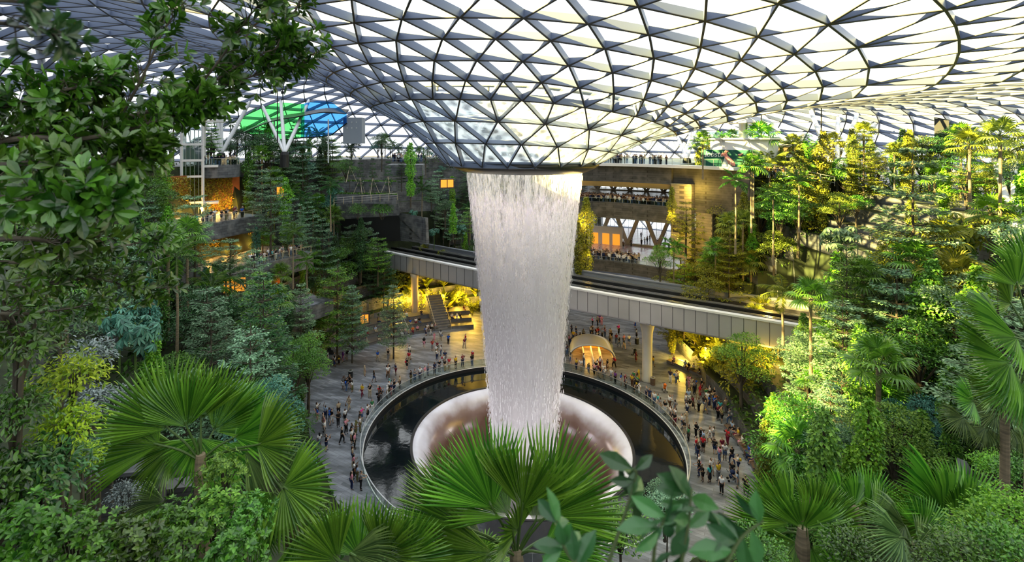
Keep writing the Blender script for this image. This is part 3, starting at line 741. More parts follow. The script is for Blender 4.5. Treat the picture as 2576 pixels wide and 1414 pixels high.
for k, (px, py, Y) in enumerate(((1985, 418, 84), (2070, 430, 84), (1930, 412, 83))):
    p = at(px, py, Y); t = thing('market_umbrella', ('white square parasol shading the food stall counter', 'white parasol near the yellow lamp at the deck end', 'small white parasol just right of the hoarding')[k], 'umbrella', (p[0], p[1], 29.0))
    MB().lathe([(.03, 0), (.03, 2.9)], 8).build('pole', M_rail, t); MB().lathe([(.02, 3.0), (1.5, 2.45), (1.45, 2.4), (.02, 2.9)], 4).build('canopy', M_white, t); MB().lathe([(.01, .0), (.4, 0), (.4, .08), (.01, .1)], 12).build('base', M_dark, t)
rail_line('steel_guardrail', 'steel guardrail running along the top deck past the food stall', 'guardrail', [at(1950, 436, 76), at(2030, 452, 71), at(2100, 468, 67)], 1.2, glass=False)
# grey shade panels hanging under the roof
for k, q in enumerate((((1822, 287), (1868, 286), (1888, 325), (1826, 318)), ((1884, 288), (1924, 290), (1944, 330), (1896, 330)))):
    c_ = [at(px, py, 92) for px, py in q]; t = thing('shade_panel', ('grey hanging shade panel nearest the funnel', 'grey hanging shade panel further from the funnel')[k], 'panel', c_[0])
    P = np.array(c_) - c_[0]; P[2:, 1] -= 2.5
    MB().add(np.concatenate([P, P + [0, .12, .05]]), [(0, 1, 2, 3), (7, 6, 5, 4), (0, 4, 5, 1), (1, 5, 6, 2), (2, 6, 7, 3), (3, 7, 4, 0)]).build('panel_sheet', mat('shade_grey', (.42, .45, .52), .6), t)
    mb = MB()
    for v in P[:2]:
        w_ = v + c_[0]; r_, a_ = polar_of(w_[0], w_[1]); mb.bar(v, (v[0], v[1], float(roof_z(r_, a_)) - c_[0][2] - .6), .06)
    mb.build('hanger', M_dark, t)
# dark banner
p0, p1 = at(2350, 296, 66), at(2389, 303, 64)
t = thing('hanging_banner', 'dark grey banner hanging from the roof above the sunlit trees', 'banner', p0)
n = 12; V = []
for k in range(n + 1):
    f = k / n; q = (p1 - p0) * f; q[1] += .25 * math.sin(f * 9)
    V += [q, q + [.05, 0, -4.6 + .2 * f]]
MB().add(V, [(2 * k, 2 * k + 1, 2 * k + 3, 2 * k + 2) for k in range(n)]).build('cloth', mat('banner_grey', (.035, .038, .045), .7), t)
MB().bar((0, 0, .03), p1 - p0 + [0, 0, .03], .08).build('top_bar', M_dark, t)

# ------------------------------------------------------------------ left decks with lit green walls
def deck(name, label, r0, r1, a0, a1, z, th):
    t = thing(name, label, 'deck', (0, 0, 0))
    MB().arc(r0, r0 + .5, z - th, z + .1, a0, a1, 16).build('slate_fascia', M_stone, t)
    MB().arc(r0 + .5, r1, z - .5, z, a0, a1, 16).build('deck_floor', M_pave, t)
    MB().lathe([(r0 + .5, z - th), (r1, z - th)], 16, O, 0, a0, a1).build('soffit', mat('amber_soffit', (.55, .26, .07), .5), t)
    return t
deck('viewing_deck', 'curved slate viewing deck with a crowd below the tall lit green wall', 45, 57, 150.5, 165, 22.2, 2.3)
deck('viewing_deck', 'lower curved slate viewing deck with a long row of visitors under the amber opening', 38.5, 50.5, 144.5, 167, 16.2, 2.4)
deck('viewing_deck', 'lowest slate deck half hidden by trees left of the bridge', 32.5, 39, 146, 166, 9.9, 2.0)
rail_arc('glass_guardrail', 'glass guardrail of the deck below the tall lit green wall', 'guardrail', 45.2, 151, 164.5, 22.3, 1.0)
rail_arc('glass_guardrail', 'glass guardrail of the lower viewing deck', 'guardrail', 38.7, 145, 166.5, 16.3, 1.0)
p = at(546, 412, 86)
t = thing('top_lookout', 'rounded slate lookout balcony beside the glass lift', 'balcony', (p[0], p[1], 30.1), R_(28))
MB().lathe([(.01, 0), (3.6, 0), (3.6, -2.1), (.01, -2.1)], 28).build('slate_drum', M_stone, t)
t2 = thing('glass_guardrail', 'round glass guardrail on the lookout balcony beside the lift', 'guardrail', (p[0], p[1], 30.1))
MB().lathe([(3.45, .05), (3.45, 1.1)], 28).build('glass_panel', M_bal, t2); MB().lathe([(3.4, 1.1), (3.4, 1.16), (3.5, 1.16), (3.5, 1.1)], 28).build('handrail', M_rail, t2)
for k in range(14): MB().bar((3.45 * math.cos(k * .449), 3.45 * math.sin(k * .449), 0), (3.45 * math.cos(k * .449), 3.45 * math.sin(k * .449), 1.1), .05).build('rail_post', M_rail, t2)
def green_wall(label, r, a0, a1, z0, z1, n):
    t = thing('green_wall', label, 'planted wall', (0, 0, 0))
    MB().arc(r, r + .4, z0, z1, a0, a1, 12).build('wall_panel', mat('terracotta_panel', (.30, .10, .03), .6), t)
    a = rng.uniform(a0 + 1.5, a1 - .3, n); z = rng.uniform(z0 + .1, z1 - .1, n); rr = r - .05 - np.abs(rng.normal(0, .12, n))
    P = np.stack([O[0] + rr * np.cos(np.radians(a)), O[1] + rr * np.sin(np.radians(a)), z], 1)
    inn = np.stack([-np.cos(np.radians(a)), -np.sin(np.radians(a)), np.zeros(n)], 1)
    A = inn * .5 + rng.normal(0, .7, (n, 3)); A[:, 2] -= .5
    MB().leaves(P, A, inn + rng.normal(0, .5, (n, 3)), rng.uniform(.18, .4, n), rng.uniform(.12, .24, n)).build('creeper', leaf_mat('gold_light_creeper_leaf', (.16, .13, .015), (.42, .32, .03), .5, .2), t)  # orange lamp light put into the creeper's leaf colour
    for k in range(int((a1 - a0) / 3.2)):
        q = pol(r - 1.6, a0 + 2 + 3.2 * k)
        lamp((q[0], q[1], z0 + .9), 260 * (z1 - z0) / 5, (1, .52, .10), .25)
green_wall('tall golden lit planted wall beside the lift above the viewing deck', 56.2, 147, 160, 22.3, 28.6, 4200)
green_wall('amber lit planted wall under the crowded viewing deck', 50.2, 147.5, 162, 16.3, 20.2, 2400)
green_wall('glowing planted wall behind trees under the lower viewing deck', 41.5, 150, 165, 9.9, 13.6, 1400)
# glass lift tower
p = at(486, 505, 82)
t = thing('lift_tower', 'white steel and glass lift tower rising beside the lookout', 'lift', (p[0], p[1], 22), R_(24))
for x, y in ((-1.5, -1.3), (1.5, -1.3), (1.5, 1.3), (-1.5, 1.3)):
    MB().bar((x, y, 0), (x, y, 15.5), .32).build('corner_post', M_white, t)
for z in (2.2, 6.4, 9.0, 11.6, 15.3):
    mb = MB()
    for a, b in (((-1.5, -1.3), (1.5, -1.3)), ((1.5, -1.3), (1.5, 1.3)), ((1.5, 1.3), (-1.5, 1.3)), ((-1.5, 1.3), (-1.5, -1.3))): mb.bar((*a, z), (*b, z), .3, .35)
    mb.build('ring_beam', M_white, t)
mb = MB()
for x in (-.9, -.3, .3, .9): MB().bar((x, -1.3, 0), (x, -1.3, 15.3), .1).build('guide_rail', M_rail, t)
MB().add([(-1.45, -1.35, 0), (1.45, -1.35, 0), (1.45, -1.35, 15.3), (-1.45, -1.35, 15.3), (1.55, -1.25, 0), (1.55, 1.25, 0), (1.55, 1.25, 15.3), (1.55, -1.25, 15.3)], [(0, 1, 2, 3), (4, 5, 6, 7)]).build('glass_skin', M_bal, t)
MB().box((0, 0, 9.9), (2.3, 2.0, 2.3)).build('lift_car', mat('lift_car_grey', (.2, .22, .25), .3, .4), t)
MB().box((3.0, 0, 15.4), (3.2, 2.6, .3)).build('top_canopy', M_white, t)
for z in (8.0, 2.0): MB().box((2.6, -.2, z), (2.2, 1.6, .35)).build('landing_bridge', M_white, t)

# coloured glass sculpture walls in the canopy park
def tint(name, c, op):
    m, nt, out = nodes_of(name); L = nt.links.new
    a = N(nt, 'ShaderNodeBsdfTransparent'); a.inputs[0].default_value = c4(c); g = N(nt, 'ShaderNodeBsdfTranslucent'); g.inputs[0].default_value = c4(c)
    mx = N(nt, 'ShaderNodeMixShader'); mx.inputs[0].default_value = op; L(a.outputs[0], mx.inputs[1]); L(g.outputs[0], mx.inputs[2]); L(mx.outputs[0], out.inputs[0]); return m
def colour_wall(label, px0, px1, top, bot, Y, col):
    t = thing('coloured_glass_wall', label, 'glass wall', (0, 0, 0)); n = 20; V = []
    for k in range(n + 1):
        f = k / n; yy = Y + 2.2 * math.sin(f * 4.2); px = px0 + (px1 - px0) * f
        V += [at(px, np.interp(f, np.linspace(0, 1, len(bot)), bot), yy), at(px, np.interp(f, np.linspace(0, 1, len(top)), top), yy)]
    MB().add(V, [(2 * k, 2 * k + 2, 2 * k + 3, 2 * k + 1) for k in range(n)]).build('glass_sheet', tint(label[:12], col, .10), t, True)
    V = np.array(V); mb = MB()
    mb.tube(V[0::2], .12, 6); mb.build('bottom_rim', M_dark, t)
colour_wall('tall curved bright green glass wall in the canopy park behind the white struts', 604, 766, (300, 262, 258, 262), (330, 345, 352, 346), 97, (.16, .90, .22))
colour_wall('tall curved blue glass wall beside the green one in the canopy park', 757, 872, (262, 254, 256, 285), (346, 345, 340, 310), 98, (.10, .42, .95))
t = thing('ribbon_canopy', 'dark swooping ribbon canopy across the coloured glass walls', 'canopy', (0, 0, 0))
R1 = bez([at(606, 338, 94), at(680, 308, 94), at(755, 294, 94), at(815, 284, 95), at(868, 288, 96)], 24); mb = MB()
V = np.concatenate([R1, R1 + np.array([0, 3.0, 1.0]), R1 + np.array([0, 3.0, 1.15]), R1 + np.array([0, 0, .18])]); k = len(R1); i = np.arange(k - 1)
for a, b in ((0, 1), (1, 2), (2, 3), (3, 0)): mb.add(V, np.stack([a * k + i, a * k + i + 1, b * k + i + 1, b * k + i], 1))
mb.build('ribbon', M_dark, t)
for px in (690, 826): q = at(px, 300, 95); MB().bar((q[0], q[1], 30), q, .18).build('post', M_strut, t)
t = thing('grey_block', 'flat grey building block with round bolts right of the blue glass', 'building', at(888, 300, 97))
MB().box((0, 1, -2.2), (3.6, 3, 5.0)).build('wall', mat('blue_grey_wall', (.26, .30, .36), .6), t)
for i in range(3):
    for j in range(2): mb = MB(); mb.lathe([(.01, -.6), (.12, -.6), (.12, -.4), (.01, -.4)], 8); mb.V[-1] = mb.V[-1][:, [0, 2, 1]] + [-1 + i * .9, 0, -.6 - j * 1.1]; mb.build('round_bolt', M_rail, t)

# ------------------------------------------------------------------ branching struts that carry the roof
def v_column(label, base, tops, r=.33):
    t = thing('branching_column', label, 'column', base)
    for px, py in tops:
        q = roof_hit(px, py) - base; d = q / np.linalg.norm(q); Lg = np.linalg.norm(q) - .5
        s_ = MB().tube([d * 0, d * .6, d * 1.4, d * (Lg - 1.2), d * (Lg - .4), d * Lg], [r * .5, r * .85, r, r, r * .8, r * .45], 14).build('strut', M_strut, t, True)
        MB().tube([d * (Lg - .1), d * (Lg + .6)], [r * .55, r * .4], 8).build('pin_joint', M_beamd, s_)
    MB().lathe([(.01, .25), (.6, .2), (.75, -.3), (.8, -2.5)], 16).build('base_socket', M_dark, t)
v_column('branching white column with four splayed struts rising behind the lookout balcony', at(556, 388, 88), [(487, 250), (540, 246), (557, 250), (634, 246)])
v_column('branching white column before the green glass wall', at(716, 385, 88), [(658, 262), (706, 246), (780, 246)])
v_column('branching white column at the deck end right of the food stall', at(2106, 452, 72), [(2036, 268), (2108, 292), (2158, 280), (2208, 304)], .34)
v_column('nearest branching white column above the sunlit terrace', at(2556, 590, 44), [(2474, 298), (2549, 298), (2640, 330)], .30)
v_column('branching white column half hidden behind the overhanging leafy branch', at(118, 260, 80), [(92, 60), (165, 122), (200, 100)], .4)
v_column('slim branching column between funnel edge and kiosk', at(1728, 400, 96), [(1700, 335), (1738, 322), (1752, 318)], .34)
# lamp posts
for k, (px, py, Y, lab) in enumerate(((2066, 400, 80, 'slim black lamp post among the trees behind the food stall'), (1915, 392, 86, 'slim black lamp post beside the kiosk terrace'), (698, 360, 86, 'thin black mast before the green glass wall'))):
    p = at(px, py, Y); t = thing('lamp_post', lab, 'lamp post', (p[0], p[1], p[2]))
    MB().lathe([(.12, 0), (.08, 9.0), (.01, 9.0)], 8).build('pole', M_dark, t); MB().bar((-1, 0, 8.9), (1, 0, 8.9), .1).build('crossarm', M_dark, t)
    for x in (-.9, .9): MB().box((x, 0, 8.65), (.45, .35, .4)).build('lamp_head', M_dark, t)

# ------------------------------------------------------------------ plaza furniture
M_bench = mat('grey_stone_step', (.20, .20, .205), .5, noise=(.14, .14, .145), nscale=1.2)
for k, (r0, r1, z, lab) in enumerate(((34.2, 36.2, .48, 'lowest curved stone seating step behind the plaza'), (36.6, 38.6, .95, 'middle curved stone seating step behind the plaza'), (39.0, 41.6, 1.5, 'highest curved stone seating step under the golden plants'))):
    for q, (a0, a1) in enumerate(((99.5, 107.5), (110.5, 120), (122, 137))):
        t = thing('seating_step', lab + (', nearest the waterfall', ', middle stretch', ', stretch under the dark trees')[q], 'bench', (0, 0, 0))
        MB().arc(r0, r1, 0, z - .08, a0, a1, 14).build('stone_riser', M_bench, t); MB().arc(r0 - .06, r1, z - .08, z, a0, a1, 14).build('seat_top', mat('dark_seat_top', (.09, .085, .08), .5), t)
def stairs(label, p, rz, w, n, rise, run):
    t = thing('stairs', label, 'stairs', p, rz)
    for k in range(n): MB().box((0, k * run + run / 2, (k + 1) * rise / 2), (w, run, (k + 1) * rise)).build('step', M_bench, t)
    for x in (-w / 2 + .06, w / 2 - .06):
        mb = MB(); mb.bar((x, 0, 1.0), (x, n * run, 1.0 + n * rise), .07); mb.bar((x, 0, 0), (x, 0, 1.0), .06); mb.bar((x, n * run, n * rise), (x, n * run, 1 + n * rise), .06); mb.build('handrail', M_rail, t)
    return t
p = pol(34, 109); stairs('broad gold lit stone stairs climbing between seating steps left of the waterfall', (p[0], p[1], 0), R_(19), 3.0, 14, .30, .55)
p = pol(34, 121); stairs('narrow stone stairs between the seating steps', (p[0], p[1], 0), R_(31), 1.6, 6, .26, .5)
p = pol(35, 139.5); stairs('dark stone stairs at the shaded end of the seating steps', (p[0], p[1], 0), R_(50), 3.0, 6, .3, .6)
for k, (a0, a1, r, lab) in enumerate(((-16, 3, 24.3, 'curved bench under the sunlit slope at the near end of the plaza'), (4, 21, 27.3, 'curved bench beside the gold lit slope along the plaza'), (23, 38, 30.6, 'far curved bench near the pale column'))):
    t = thing('curved_bench', lab, 'bench', (0, 0, 0)); MB().arc(r, r + .9, 0, .4, a0, a1, 14).build('bench_base', M_bench, t); MB().arc(r - .05, r + .95, .4, .46, a0, a1, 14).build('bench_top', M_wood, t)
rail_arc('steel_handrail', 'slim handrail beside the gold lit slope right of the pale column', 'handrail', 31.2, 8, 38, 0, 1.0, step=2.5)
# escalator hood
p = ground(1490, 905); p[2] = 0
t = thing('escalator_hood', 'white curved escalator hood glowing amber inside on the plaza right of the waterfall', 'escalator', p, R_(-8))
n = 24; mb = MB(); an = np.linspace(0, math.pi, n + 1); V = []
for d in np.linspace(0, 1, 9):
    for a in an: V.append((-3.4 * math.cos(a) * (1 - .03 * d), d * 4.6, (2.3 + 1.1 * d) * math.sin(a) ** .7 * (1 - .35 * d ** 3)))
V = np.array(V); k = n + 1; i = np.arange(8)[:, None] * k; j = np.arange(n)[None]
q = np.stack([i + j, i + j + 1, i + k + j + 1, i + k + j], -1).reshape(-1, 4); mb.add(V, q); mb.add(V * [.95, 1, .93], q[:, ::-1])
mb.build('hood_shell', mat('gloss_white_shell', (.82, .80, .77), .25), t, True)
mb = MB(); c_ = V[-k:]; mb.add(np.concatenate([c_, [[0, 4.6, 0]]]), tris=[(a, a + 1, k) for a in range(n)]); mb.build('back_panel', mat('amber_lining', (.75, .36, .05), .4), t)
for x in (-1.3, 0, 1.3):
    MB().add([(x - .08, -2.2, 0), (x + .08, -2.2, 0), (x + .08, 3.5, 0), (x - .08, 3.5, 0), (x - .08, -2.2, .95), (x + .08, -2.2, .95), (x + .08, 3.5, .9), (x - .08, 3.5, .9)], [(0, 1, 5, 4), (1, 2, 6, 5), (2, 3, 7, 6), (3, 0, 4, 7), (4, 5, 6, 7)]).build('escalator_balustrade', M_white, t)
mb = MB(); mb.tube([(-3.45, 0, .02)] + [(-3.45 * math.cos(a), -.02, 2.33 * math.sin(a) ** .7) for a in an[1:-1]] + [(3.45, 0, .02)], .12, 8); mb.build('white_rim', mat('gloss_white_shell', (.82, .80, .77)), t, True)
lamp(p + np.array([0, 2.6, 1.7]), 260, (1, .5, .08), .3); lamp(p + np.array([1.2, 1.4, 1.5]), 120, (1, .5, .08), .3)
rail_line('glass_guardrail', 'curved glass guardrail behind the escalator hood', 'guardrail', [p + np.array([3.4 * math.cos(a) + .6, 3.4 * math.sin(a) + 3.4, 0]) for a in np.linspace(-.2, 3.3, 10)], 1.15)
# bins
for k, (px, py, lab) in enumerate(((1602, 865, 'black cylindrical litter bin beyond the escalator hood'), (1642, 968, 'brown cylindrical litter bin at the foot of the pale column'), (882, 950, 'dark square litter bin by the shaded planter'))):
    q = ground(px, py); t = thing('litter_bin', lab, 'bin', q); MB().lathe([(.01, 0), (.32, 0), (.34, .95), (.01, .95)], 16).build('body', (M_dark, M_wood, M_dark)[k], t); MB().lathe([(.36, .95), (.36, 1.05), (.2, 1.08), (.2, 1.0)], 16).build('lid', M_rail, t)
# front-left dark planter wall
p = at(325, 1205, 14)
t = thing('planter_wall', 'dark slate planter wall glimpsed between silver shrubs and the fan palm', 'planter', p, R_(12))
MB().box((0, 0, -1.0), (1.7, .5, 2.6)).build('slate_face', M_stoned, t); MB().box((0, 0, .33), (1.9, .7, .1)).build('coping', M_stone, t); MB().box((1.6, .6, -1.6), (1.8, .5, 1.9)).build('lower_wall', M_stoned, t)
p = at(2455, 1160, 30)
t = thing('sloping_wall', 'pale sloping stair wall with a dark panel between the palms and the hedge', 'wall', p, R_(35))
MB().add([(-2.2, 0, .8), (2.2, 0, -2.6), (2.2, .4, -2.6), (-2.2, .4, .8), (-2.2, 0, -3.5), (2.2, 0, -5.5), (2.2, .4, -5.5), (-2.2, .4, -3.5)], [(0, 1, 2, 3), (4, 5, 1, 0), (5, 6, 2, 1), (6, 7, 3, 2), (7, 4, 0, 3), (7, 6, 5, 4)]).build('wall_face', mat('pale_wall_panel', (.30, .31, .31), .5), t)
MB().box((1.2, -.03, -3.0), (1.0, .08, 1.1)).build('dark_panel', M_dark, t)
# lit doorways and lamps seen through the trees
for k, (px, py, Y, sx, sz, lab) in enumerate(((917, 803, 86, 1.3, 1.4, 'amber lit doorway between dark trees behind the plaza'), (705, 483, 86, 1.1, 1.7, 'amber lit alcove between tiered trees on the slope'), (1125, 462, 93, 2.4, 1.4, 'small amber lit cafe opening left of the waterfall top'), (590, 718, 66, 2.6, 1.8, 'amber lit opening low behind the pale tiered trees'))):
    q = at(px, py, Y); t = thing('lit_alcove', lab, 'doorway', q, R_(20))
    MB().box((0, .3, 0), (sx + .5, .3, sz + .5)).build('frame', M_stoned, t); MB().box((0, .1, 0), (sx, .15, sz)).build('lit_panel', M_amber, t); MB().box((0, -.02, 0), (.12, .12, sz)).build('mullion', M_dark, t)
# ground level glow on plants
for px, py, Y, pw in ((1465, 560, 88, 900), (1478, 640, 88, 600), (1735, 480, 84, 1000), (1700, 610, 82, 1200), (1690, 540, 83, 800)):
    q = at(px, py, Y); lamp(q, pw, (1, .62, .08), .4)
for a in range(90, 122, 4):
    q = pol(42.6, a); lamp((q[0], q[1], 3.4), 1500, (1, .60, .07), .3)
for rho, a in ((34, 30), (33, 22), (32, 14), (36, 24), (36, 16), (31, 6), (33, 36), (31, 26)):
    q = pol(rho, a); lamp((q[0], q[1], terr(q[0], q[1]) + 1.6), 1300, (1, .62, .08), .4)
# ------------------------------------------------------------------ foliage materials
LM = dict(
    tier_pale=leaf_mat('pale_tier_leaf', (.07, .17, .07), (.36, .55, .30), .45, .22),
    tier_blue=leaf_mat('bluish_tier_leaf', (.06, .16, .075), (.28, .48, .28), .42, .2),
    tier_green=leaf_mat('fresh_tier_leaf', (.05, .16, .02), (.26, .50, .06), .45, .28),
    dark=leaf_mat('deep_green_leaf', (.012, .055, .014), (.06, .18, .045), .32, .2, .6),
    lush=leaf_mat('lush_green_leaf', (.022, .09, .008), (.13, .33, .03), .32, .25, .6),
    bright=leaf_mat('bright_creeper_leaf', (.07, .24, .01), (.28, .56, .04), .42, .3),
    olive=leaf_mat('sun_olive_leaf', (.08, .13, .012), (.36, .42, .05), .45, .3),  # yellow cast of the low sun put into the leaf colour
    gold=leaf_mat('gold_light_leaf', (.12, .16, .01), (.44, .46, .04), .42, .3),  # gold of sun and lamps put into the leaf colour
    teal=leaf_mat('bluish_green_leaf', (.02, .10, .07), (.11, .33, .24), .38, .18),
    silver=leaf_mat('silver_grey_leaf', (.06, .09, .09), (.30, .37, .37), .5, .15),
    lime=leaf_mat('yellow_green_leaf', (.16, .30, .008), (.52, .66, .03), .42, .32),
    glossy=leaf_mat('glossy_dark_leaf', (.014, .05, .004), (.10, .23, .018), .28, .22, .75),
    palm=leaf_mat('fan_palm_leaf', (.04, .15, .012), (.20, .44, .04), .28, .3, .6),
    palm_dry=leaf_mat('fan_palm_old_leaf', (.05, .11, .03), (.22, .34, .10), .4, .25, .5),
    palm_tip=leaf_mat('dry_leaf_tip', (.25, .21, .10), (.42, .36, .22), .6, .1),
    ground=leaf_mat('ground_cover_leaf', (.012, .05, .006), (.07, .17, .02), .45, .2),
)
M_bark = mat('grey_brown_bark', (.10, .085, .06), .8, noise=(.045, .038, .028), nscale=6, stretch=(1, 1, .3))
M_barkp = mat('pale_palm_trunk', (.30, .24, .15), .75, noise=(.15, .12, .08), nscale=4, stretch=(.4, .4, 3))
M_stem = mat('green_stem', (.07, .13, .03), .5)
M_stake = mat('bamboo_stake', (.50, .44, .32), .6)

def jit(n, s=1.0): return rng.normal(0, s, (n, 3))

# ------------------------------------------------------------------ plant kinds: each returns {part: (mesh, default material)} of unit scale metres
def tier_tree(Ht, Rm, seed, lf=.27):
    r = np.random.default_rng(seed); tr, fo = MB(), MB()
    tr.tube([(0, 0, -1.5), (0, 0, 0), (.05 * r.normal(), .05 * r.normal(), Ht * .5), (0, 0, Ht)], [.17, .15, .09, .02], 7)
    z = Ht * .20; P, A, Nn, Ls = [], [], [], []
    while z < Ht * .985:
        t = (z - Ht * .2) / (Ht * .8); R = Rm * (1 - t) ** .50 * (.72 + .28 * min(1, t * 5)) * r.uniform(.8, 1.1) + .2
        nb = r.integers(6, 9); a0 = r.uniform(0, 6.28)
        for b in range(nb):
            a = a0 + b / nb * 6.283 + r.normal(0, .16); Lb = R * r.uniform(.72, 1.08); dz = r.uniform(.0, .26) * Lb
            d = np.array([math.cos(a), math.sin(a), 0]); sd = np.array([-d[1], d[0], 0])
            tr.tube([(0, 0, z), d * Lb * .5 + [0, 0, z + dz * .7], d * Lb + [0, 0, z + dz]], [.035, .02, .008], 4, cap=False)
            k = int(60 * Lb / 1.6 + 16); u = r.uniform(.22, 1.04, k) ** .75; sp = r.normal(0, .30, k) * Lb * (1.05 - .6 * u) * .8
            P.append(d * (u * Lb)[:, None] + sd * sp[:, None] + np.stack([0 * u, 0 * u, z + dz * u + r.normal(0, .06, k) - .05 * np.abs(sp)], 1))
            A.append(d * r.uniform(.2, 1, k)[:, None] + sd * (np.sign(sp) * r.uniform(.1, 1, k))[:, None] + np.stack([0 * u, 0 * u, r.normal(-.05, .18, k)], 1))
            Ls.append(r.uniform(.6, 1.15, k) * lf)
        z += r.uniform(.65, 1.05) * (.75 + Ht / 28)
    P, A, Ls = np.concatenate(P), np.concatenate(A), np.concatenate(Ls)
    fo.leaves(P, A, np.array([0, 0, 1]) + jit(len(P), .28), Ls, Ls * .55, .06)
    return dict(trunk=(tr.data('trunk', M_bark), None), foliage=(fo.data('foliage', LM['tier_pale']), 'leaf'))

def column_tree(Ht, Rm, seed, lf=.22, n=2400):
    r = np.random.default_rng(seed); tr, fo = MB(), MB()
    tr.tube([(0, 0, -1.5), (0, 0, Ht * .5), (0, 0, Ht * .95)], [.16, .12, .04], 6)
    z = r.uniform(.06, 1, n) * Ht; a = r.uniform(0, 6.283, n)
    prof = Rm * (.65 + .35 * np.sin(z * 1.7 + r.uniform(0, 6)) * np.cos(z * .9)) * np.clip((Ht - z) / (Ht * .22), .12, 1) ** .7
    rad = prof * r.uniform(.55, 1.08, n); out = np.stack([np.cos(a), np.sin(a), 0 * a], 1)
    P = out * rad[:, None]; P[:, 2] = z; A = out * .6 + jit(n, .55); A[:, 2] -= .45
    L = r.uniform(.6, 1.2, n) * lf; fo.leaves(P, A, out + [0, 0, .8] + jit(n, .35), L, L * .75, .15)
    return dict(trunk=(tr.data('trunk', M_bark), None), foliage=(fo.data('foliage', LM['bright']), 'leaf'))

def round_tree(Ht, Rm, seed, lf=.20, n=4600, blobs=12, low=.3):
    r = np.random.default_rng(seed); tr, fo = MB(), MB(); P, A, Nn = [], [], []
    tr.tube([(0, 0, -1.5), (.1, 0, Ht * low), (0, .1, Ht * .8)], [.2, .15, .05], 7)
    for b in range(blobs):
        a = b * 2.4 + r.uniform(0, .6); q = r.uniform(.1, .85) if b else 0; c = np.array([math.cos(a) * Rm * q, math.sin(a) * Rm * q, Ht * (low + (1 - low) * r.uniform(.35, .95) * (1 - .35 * q))])
        if b == 0: c = np.array([0, 0, Ht * .86])
        tr.tube([(0, 0, Ht * low * .9), c * [.5, .5, .85], c], [.07, .045, .015], 4, cap=False)
        k = n // blobs; d = unit(jit(k)); d[:, 2] = np.abs(d[:, 2]) * .9 - .15; br = Rm * r.uniform(.38, .56)
        P.append(c + d * np.array([br, br, br * .62]) * (r.uniform(.45, 1.06, k) ** .5)[:, None]); A.append(d * .8 + jit(k, .5) - [0, 0, .15]); Nn.append(d * .6 + [0, 0, .8] + jit(k, .3))
    P, A, Nn = map(np.concatenate, (P, A, Nn)); L = r.uniform(.6, 1.2, len(P)) * lf
    fo.leaves(P, A, Nn, L, L * .5, .1)
    return dict(trunk=(tr.data('trunk', M_bark), None), foliage=(fo.data('foliage', LM['lush']), 'leaf'))

def umbrella_plant(Ht, seed, lf=.55, heads=34):
    r = np.random.default_rng(seed); tr, fo = MB(), MB(); P, A, Nn, Ls = [], [], [], []
    tr.tube([(0, 0, -1.2), (.05, 0, Ht * .45), (0, 0, Ht * .8)], [.08, .07, .04], 6)
    for h in range(heads):
        a = r.uniform(0, 6.283); e = r.uniform(-.1, 1.2); q = np.array([math.cos(a) * math.cos(e), math.sin(a) * math.cos(e), math.sin(e)])
        c = np.array([0, 0, Ht * r.uniform(.45, .8)]) + q * np.array([1, 1, .8]) * Ht * r.uniform(.18, .30)
        tr.tube([(0, 0, c[2] - Ht * .12), c], [.025, .012], 4, cap=False)
        ax = unit(q * .7 + [0, 0, .8]); s = unit(np.cross(ax, [.3, .9, .1])); t = np.cross(ax, s)
        for k in range(9):
            th = k / 9 * 6.283; d = s * math.cos(th) + t * math.sin(th); P.append(c); A.append(d * .85 - ax * .38); Nn.append(ax + d * .4); Ls.append(lf * r.uniform(.85, 1.1))
    Ls = np.array(Ls); fo.blades(np.array(P), np.array(A), np.array(Nn), Ls, Ls * .30, .22, .6)
    return dict(trunk=(tr.data('trunk', M_stem), None), foliage=(fo.data('foliage', LM['teal']), 'leaf'))

def feather_palm(Ht, Lf, seed, nf=13, gap=.11):
    r = np.random.default_rng(seed); tr = MB(); tr.tube([(0, 0, -1.5), (0, 0, 0), (.06, 0, Ht * .5), (0, 0, Ht)], [.16, .13, .10, .09], 8)
    tr.tube([(0, 0, Ht), (0, 0, Ht + .7)], [.10, .07], 8, 1)
    P, A, Nn, Ls, fo = [], [], [], [], MB()
    for f in range(nf):
        a = f * 2.399 + r.normal(0, .1); e = R_(78 - 95 * f / nf + r.normal(0, 5)); d = np.array([math.cos(a), math.sin(a), 0]); k = 16
        u = np.linspace(0, 1, k); an = e - 1.15 * u ** 1.4
        pth = np.cumsum(np.stack([np.cos(an)[:, None] * d + np.sin(an)[:, None] * np.array([0, 0, 1])], 0)[0] * (Lf / k), 0) + [0, 0, Ht + .6]
        fo.tube(pth, np.linspace(.03, .006, k), 4, 1, cap=False)
        m_ = int(Lf / gap); uu = np.linspace(.12, 1, m_); q = np.stack([np.interp(uu, u, pth[:, i]) for i in range(3)], 1); tg_ = unit(np.gradient(q, axis=0)); sd = unit(np.cross(tg_, [0, 0, 1.0])); upv = np.cross(sd, tg_)
        for s in (-1, 1):
            P.append(q); A.append(sd * s * .9 + tg_ * .55 - np.array([0, 0, .28]) + jit(m_, .07)); Nn.append(upv + sd * s * -.3); Ls.append(Lf * .30 * np.sin(np.pi * (uu * .82 + .12)))
    P, A, Nn, Ls = map(np.concatenate, (P, A, Nn, Ls)); fo.leaves(P, A, Nn, Ls, .075, .2)
    return dict(trunk=(tr.data('trunk', [M_barkp, M_stem]), None), crown=(fo.data('crown', [LM['lush'], M_stem]), 'leaf'))

